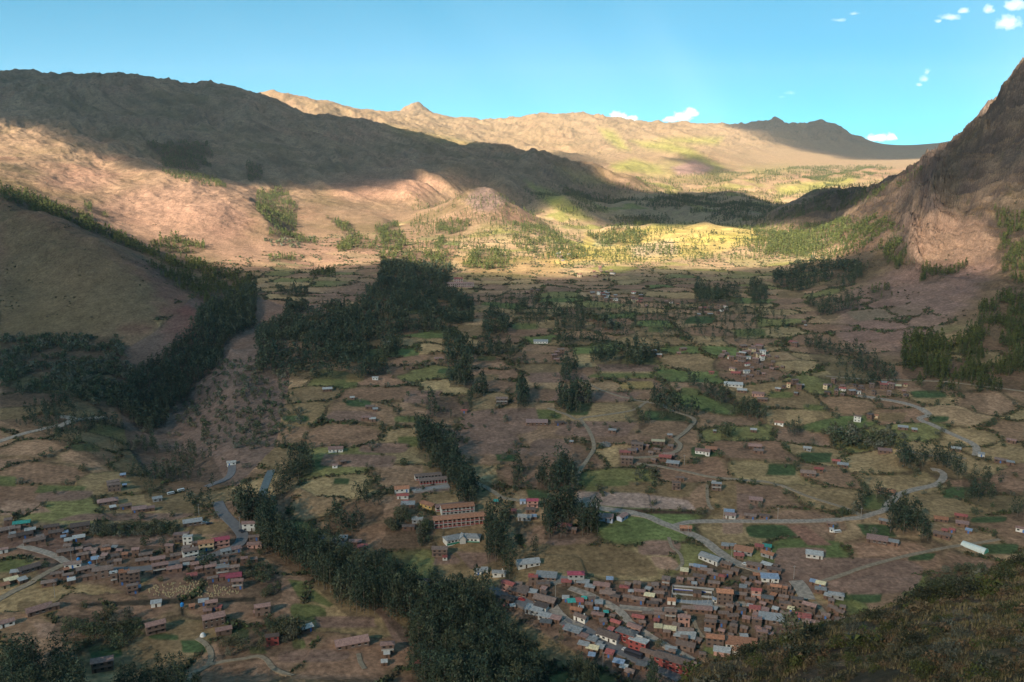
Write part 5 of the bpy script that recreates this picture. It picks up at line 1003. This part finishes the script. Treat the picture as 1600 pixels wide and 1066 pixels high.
# water tanks, tent, stone heap
for px_, py_, wh in ((285,951,'blue water tank on a stand below the stubble field'),(141,886,'blue water tank beside the pale blue tarpaulin roof'),(123,880,'small blue water tank among brown roofs of the left village')):
    root, dist = place('water_tank', px_, py_); MB().cyl(0,0,1.6,3.2,1.05,12).cyl(0,0,3.2,3.8,1.05,12,.35).build('tank', flatmat('blue_plastic', (.03,.22,.55), .5), root)
    for a_ in range(4): MB().box(math.cos(a_*1.57)*.8-.08,math.cos(a_*1.57)*.8+.08,math.sin(a_*1.57)*.8-.08,math.sin(a_*1.57)*.8+.08,-1,1.597).build('leg', M_POLE, root)
    tag(root, wh, 'water tank')
def blob(name, px, py, rx, ry, h_, mat, label, cat, nz=.12):
    x, y, z = hit(px, py); V, Fc = [], []; n, m = 14, 6
    for j in range(m+1):
        f = j/m*math.pi/2
        for i in range(n):
            q = 6.2832*i/n; k = 1+nz*float(perlin(np.array([i*.9+px]), np.array([j*.9+py]), 3)[0]); V.append((x+rx*math.cos(q)*math.cos(f)*k, y+ry*math.sin(q)*math.cos(f)*k, z-.4+(h_+.4)*math.sin(f)*k))
    for j in range(m):
        for i in range(n): Fc.append((j*n+i, j*n+(i+1)%n, (j+1)*n+(i+1)%n, (j+1)*n+i))
    o = mesh_np(name, np.array(V), np.array(Fc), mat); tag(o, label, cat)
blob('dome_tent', 317, 994, 1.7, 1.7, 2.0, flatmat('white_canvas', (.6,.6,.6)), 'white dome tent beside the pink roofed houses at lower left', 'tent', .02)
blob('stone_heap', 946, 696, 5.5, 4, 2.6, flatmat('grey_stone', (.17,.17,.17), .95, .4), 'grey stone heap on the terrace left of the teal roofed shed', 'stone heap', .5)
# maize stooks on the stubble field
V, Fc = [], []
for k in range(9):
    a_ = .7*k; V += [(.55*math.cos(a_), .55*math.sin(a_), -.1), (.55*math.cos(a_+.6), .55*math.sin(a_+.6), -.1), (.12*math.cos(a_+2), .12*math.sin(a_+2), .95)]; Fc.append((3*k, 3*k+1, 3*k+2))
st0 = mesh_np('straw_stook', np.array(V), np.array(Fc), flatmat('straw', (.42,.33,.19))); r = np.random.default_rng(8); first = True
spoly = [(232,916),(262,912),(300,908),(335,909),(368,918),(376,928),(330,934),(232,935)]
for k in range(1500):
    if k > 1499: break
    px_, py_ = r.uniform(232,378), r.uniform(907,935)
    if not inpoly(np.array([px_]), np.array([py_]), spoly)[0]: continue
    o = st0 if first else st0.copy()
    if not first: COL.objects.link(o)
    first = False; o.location = hit(px_, py_); o.rotation_euler = (0,0,r.uniform(0,6)); s_ = r.uniform(.7,1.2); o.scale = (s_, s_, s_)
    tag(o, 'small pale straw stook standing on the stubble field below the left village', 'straw stook', 'straw stooks on the stubble field')
    STK = globals().setdefault('STK', []); STK.append(o)
    if len(STK) >= 230: break
# single bushes on the near hillside
BPR = []
for v in range(6):
    r = np.random.default_rng(300+v); V, Cc = clumps(np.zeros(1), np.zeros(1), np.array([.25]), np.ones(1), 520, r, NCOL[[v % 7]], 1.0); o = mesh_np('crown', V, np.arange(len(V)).reshape(-1,3), M_LEAF, col=Cc); sv = []; sf = []
    for j in range(6):
        a_ = j*1.05+v; b = len(sv); dx, dy = math.cos(a_), math.sin(a_); sv += [(-.03*dy,.03*dx,-.3),(.03*dy,-.03*dx,-.3),(.45*dx,.45*dy,.75)]; sf.append((b,b+1,b+2))
    q = mesh_np('stem', np.array(sv), np.array(sf), M_BARK); BPR.append((o.data, q.data)); bpy.data.objects.remove(o); bpy.data.objects.remove(q)
BLK = ['leafy','grey green','olive','dry brownish','dark','pale silvery']
BUSH = [(1425,1010,2.3,4,'bright dark green round bush, largest in the middle of the near hillside'),(1385,990,1.8,1,'bush behind and left of the large round bush'),(1330,1040,1.6,1,'olive bush in the lower middle of the near hillside'),(1290,1050,1.7,2,'bush left of the lower middle olive bush'),(1480,1030,2.2,5,'pale silvery bush right of the large round bush'),(1500,1000,1.8,5,'silvery bush above the pale silvery one'),
 (1560,1000,1.9,3,'dry brownish bush near the right edge of the near hillside'),(1575,960,2.1,0,'leafy bush at the right edge halfway up the near hillside'),(1545,1050,2.0,4,'dark bush in the bottom right corner'),(1440,1055,1.7,1,'olive bush on the bottom edge below the large round bush'),(1240,1040,1.8,4,'dark bush toward the lower tip of the near hillside'),(1180,1040,1.9,1,'bush just uphill of the lowest houses'),
 (1130,1056,2.0,5,'grey bush at the lowest tip of the near hillside'),(1160,1030,2.1,4,'dark bush on the crest by the orange roofs'),(1270,1000,2.2,4,'dark bush on the crest above the village edge'),(1230,1010,2.0,1,'bush on the crest left of the dark crest bush'),(1330,985,2.0,5,'grey bush on the crest above the green plots'),(1370,970,2.3,4,'dark bush on the crest left of the tall bushes'),
 (1415,955,2.6,4,'tall dark bush on the crest, first of the tall crest group'),(1450,940,3.2,4,'tall dark bush on the crest, second of the tall crest group'),(1475,935,3.4,0,'tall leafy bush on the crest in the middle of the tall group'),(1505,930,3.6,4,'tallest dark bush on the crest below the greenhouse'),(1535,925,3.2,1,'tall olive bush right of the tallest crest bush'),(1570,905,3.0,0,'leafy crest bush toward the right edge'),(1590,885,2.8,4,'dark crest bush at the right edge')]
for i, (px_, py_, s_, v, lb) in enumerate(BUSH):
    x, y, z = hit(px_, py_)
    if y > 320: print('bush off hill', px_, py_, y); continue
    e = empty('bush', (x, y, z), i*1.3, s_); a_, b_ = BPR[v]
    for nm, md in (('crown', a_), ('stem', b_)): o = bpy.data.objects.new(nm, md); COL.objects.link(o); o.parent = e
    tag(e, lb, 'bush', 'single bushes on the near hillside')
# clouds over the skyline
M_CL, clt, clb = new_mat('cloud_white'); clt.nodes.remove(clb); cv_ = clt.nodes.new('ShaderNodeVolumePrincipled'); cv_.inputs['Color'].default_value = (1,1,1,1); cv_.inputs['Density'].default_value = .0075; clt.links.new(cv_.outputs[0], clt.nodes['Material Output'].inputs['Volume'])
def sky_cloud(blobs, T, label, seed, Y=13500, thr=.3):
    bl = []
    for px_, py_, rx, ry in blobs:
        a, t = pix(px_, py_); k = Y/FPX*1.01; bl.append((float(a)*Y, CAMZ+float(t)*Y, rx*k, ry*k))
    x0 = min(b[0]-b[2]*1.5 for b in bl); x1 = max(b[0]+b[2]*1.5 for b in bl); z0 = min(b[1]-b[3]*1.6 for b in bl); z1 = max(b[1]+b[3]*1.6 for b in bl)
    st = max((x1-x0)/110, 9); gx, gz = np.meshgrid(np.arange(x0, x1, st), np.arange(z0, z1, st)); f = np.zeros(gx.shape)
    for bx_, bz, rx, rz in bl: f = np.maximum(f, 1-np.hypot((gx-bx_)/rx, (gz-bz)/rz/np.where(gz < bz, .62, 1.1)))
    f = f+.38*fbm(gx/110, gz/90, 5, seed)+.12*fbm(gx/30, gz/30, 3, seed+9); th = T*np.clip((f-thr)/.75, 0, 1)**1.6; on = th > 1
    n_, m_ = gx.shape; J = np.arange(n_*m_).reshape(n_, m_); q = on[:-1,:-1]&on[1:,:-1]&on[:-1,1:]&on[1:,1:]; qa = np.stack([J[:-1,:-1],J[:-1,1:],J[1:,1:],J[1:,:-1]],-1)[q]; N = n_*m_
    if not len(qa): print('no cloud', label); return
    Vf = np.stack([gx, Y-th*.5, gz],-1).reshape(-1,3); Vb = np.stack([gx, Y+th*.5, gz],-1).reshape(-1,3); e = {}
    for f_ in qa:
        for a_, b_ in ((f_[0],f_[1]),(f_[1],f_[2]),(f_[2],f_[3]),(f_[3],f_[0])):
            if (b_,a_) in e: del e[(b_,a_)]
            else: e[(a_,b_)] = 1
    side = np.array([(b_,a_,a_+N,b_+N) for a_, b_ in e]); F_ = np.concatenate([qa, qa[:,::-1]+N, side]); used = np.unique(F_); mp = np.zeros(2*N, int); mp[used] = np.arange(len(used))
    tag(mesh_np('cloud', np.concatenate([Vf,Vb])[used], mp[F_], M_CL, smooth=True), label, 'cloud')
sky_cloud([(1068,184,26,16),(1080,178,18,14),(1048,188,22,9)], 420, 'largest small white cloud just above the middle of the skyline', 301)
sky_cloud([(968,183,26,13),(985,186,18,9)], 420, 'small white cloud touching the skyline left of the largest one', 302)
sky_cloud([(1372,217,34,12),(1392,216,16,11)], 420, 'flat white cloud in the dip right of the two round peaks', 303)
sky_cloud([(1575,38,30,22),(1585,10,26,16),(1545,16,14,12)], 160, 'loose white cloud in the top right corner', 304, thr=.25)
sky_cloud([(1485,28,28,9),(1505,18,16,8),(1465,34,10,6)], 120, 'thin streak of cloud left of the top right corner cloud', 305, thr=.25)
sky_cloud([(1443,125,14,11),(1448,113,9,11),(1436,133,10,6)], 90, 'faint hooked wisp of cloud alone in the right hand sky', 306, thr=.3)
sky_cloud([(1312,32,18,6),(1335,22,16,5)], 60, 'faint thin wisp of cloud below the top edge of the sky', 307, thr=.3)
sky_cloud([(1235,146,20,7),(1222,152,12,5)], 22, 'barely visible veil of cloud above the round peaks', 308, thr=.35)
# ------------------------------------------------------------------ descriptions
LM = [('the far white school',719,447),('the teal roofed shed',1028,703),('the long orange school',719,815),('the sports court',1081,937),('the big blue roof',1204,905),('the white greenhouse',1527,857),('the paved bend',365,845),('the stubble field',305,922),('the left track fork',98,880),('the teal left roof',32,822),('the pale wide street',1252,922),
 ('the orange hipped house',1387,769),('the upper hairpin road',1450,645),('the long main road',900,985),('the small chapel',722,853),('the largest dark grove',905,800),('the ruined yard',845,665),('the lowest two streets',1060,1015),('the low orange roof',1158,1014),('the lower left crossroads',320,1030),('the white forest road',130,655),('the left brick houses',195,912),
 ('the round terrace',760,670),('the lone far shed',845,537),('the far road fork',1150,600),('the forked bottom track',450,1050),('the bare terrace',1000,785),('the straight dirt road',1200,815),('the right valley edge',1560,715),('the magenta roof',900,905),('the white rooms row',650,760),('the upper left fields',170,760),('the lower wood edge',600,1010),('the left road exit',20,965),('the green plots',1300,930),('the upper terraces',560,630),('the far woods',600,540),('the pink roofed pair',235,985),('the junction',1065,825),('the lane bend',1275,975),('the triangle block',925,955)]
DEF = dict(t='brown tiled', k='dark brown', p='pinkish', r='bright red', m='magenta', o='orange', g='grey metal', w='white', b='pale blue', e='teal', y='cream', d='dark grey')
ORD = ['first','second','third','fourth','fifth','sixth','seventh','eighth','ninth','tenth','eleventh','twelfth','13th','14th','15th','16th','17th','18th','19th','20th','21st','22nd','23rd','24th','25th','26th','27th','28th','29th','30th']
def is_shed(h_): return h_['o']['category'] == 'shed'
for shed in (True, False):
    hl = sorted([h_ for h_ in HOUSES if is_shed(h_) == shed], key=lambda h_: -h_['w']-(0 if h_['simple'] else 100))
    rest = [h_ for h_ in hl[295:] if h_['simple']]
    if rest:
        VV, FF, MI, ms, nb = [], [], [], [], 0
        for h_ in rest:
            me = h_['o'].data; cr, sr = math.cos(h_['o'].rotation_euler.z), math.sin(h_['o'].rotation_euler.z); l = h_['o'].location
            VV += [(v.co.x*cr-v.co.y*sr+l.x, v.co.x*sr+v.co.y*cr+l.y, v.co.z+l.z) for v in me.vertices]
            for p in me.polygons:
                FF.append(tuple(i+nb for i in p.vertices)); m_ = me.materials[p.material_index]
                if m_ not in ms: ms.append(m_)
                MI.append(ms.index(m_))
            nb += len(me.vertices); bpy.data.objects.remove(h_['o']); HOUSES.remove(h_)
        me = bpy.data.meshes.new('far_houses'); me.from_pydata(VV, [], FF)
        for m_ in ms: me.materials.append(m_)
        me.polygons.foreach_set('material_index', MI); o = bpy.data.objects.new('far_sheds' if shed else 'far_houses', me); COL.objects.link(o)
        tag(o, 'tiny scattered houses far up the valley, too small to tell apart', 'houses', None, 'stuff')
grp = {}
for h_ in HOUSES:
    lm = min(LM, key=lambda l: (l[1]-h_['px'])**2+((l[2]-h_['py'])*1.6)**2)[0]
    cat = h_['o']['category']; stn = ['', 'one storey', 'two storey', 'three storey'][h_['st']] if cat == 'house' else 'small'
    wl = WC[h_['wall']][0]
    h_['key'] = (DEF[h_['roof']], wl, stn, cat, lm); grp.setdefault(h_['key'], []).append(h_)
for k, hs_ in grp.items():
    hs_.sort(key=lambda q: q['px'])
    for i, h_ in enumerate(hs_):
        tail = f'by {k[4]}' if len(hs_) == 1 else f'{ORD[i]} from left by {k[4]}'
        h_['o']['label'] = f'{k[0]} roofed {k[2]} {k[1]} {k[3]} {tail}'
        h_['o']['group'] = 'houses and sheds of the valley'
byg = {}
for e, t in TOBJ: byg.setdefault((t[5]), []).append((e, t))
KN = dict(eucalyptus='eucalyptus', pine='conifer', scrub='bushy tree')
CT = dict(eucalyptus='tree', pine='tree', scrub='tree')
for gi, lst in byg.items():
    wh = GROVES[gi][6]; lst.sort(key=lambda q: q[1][6])
    for i, (e, t) in enumerate(lst):
        e['category'] = 'tree'
        kn = KN[t[4]]
        if wh == 'wood': wh = 'steep dark wood on the lower right mountainside'
        if len(lst) == 1: e['label'] = f'single dark {kn}, {wh}'; 
        elif len(lst) <= 30: e['label'] = f'{kn}, {ORD[i]} from left: {wh}'; e['group'] = 'trees: '+wh
        else: e['label'] = f'tall dark {kn} in the {wh}'.replace('in the long', 'in the long'); e['group'] = 'trees: '+wh
for o in list(sc.objects):
    if 'label' in o and len(o['label'].split()) > 16: print('LONG', o['label'], len(o['label'].split()))
print('objects', len(sc.objects))
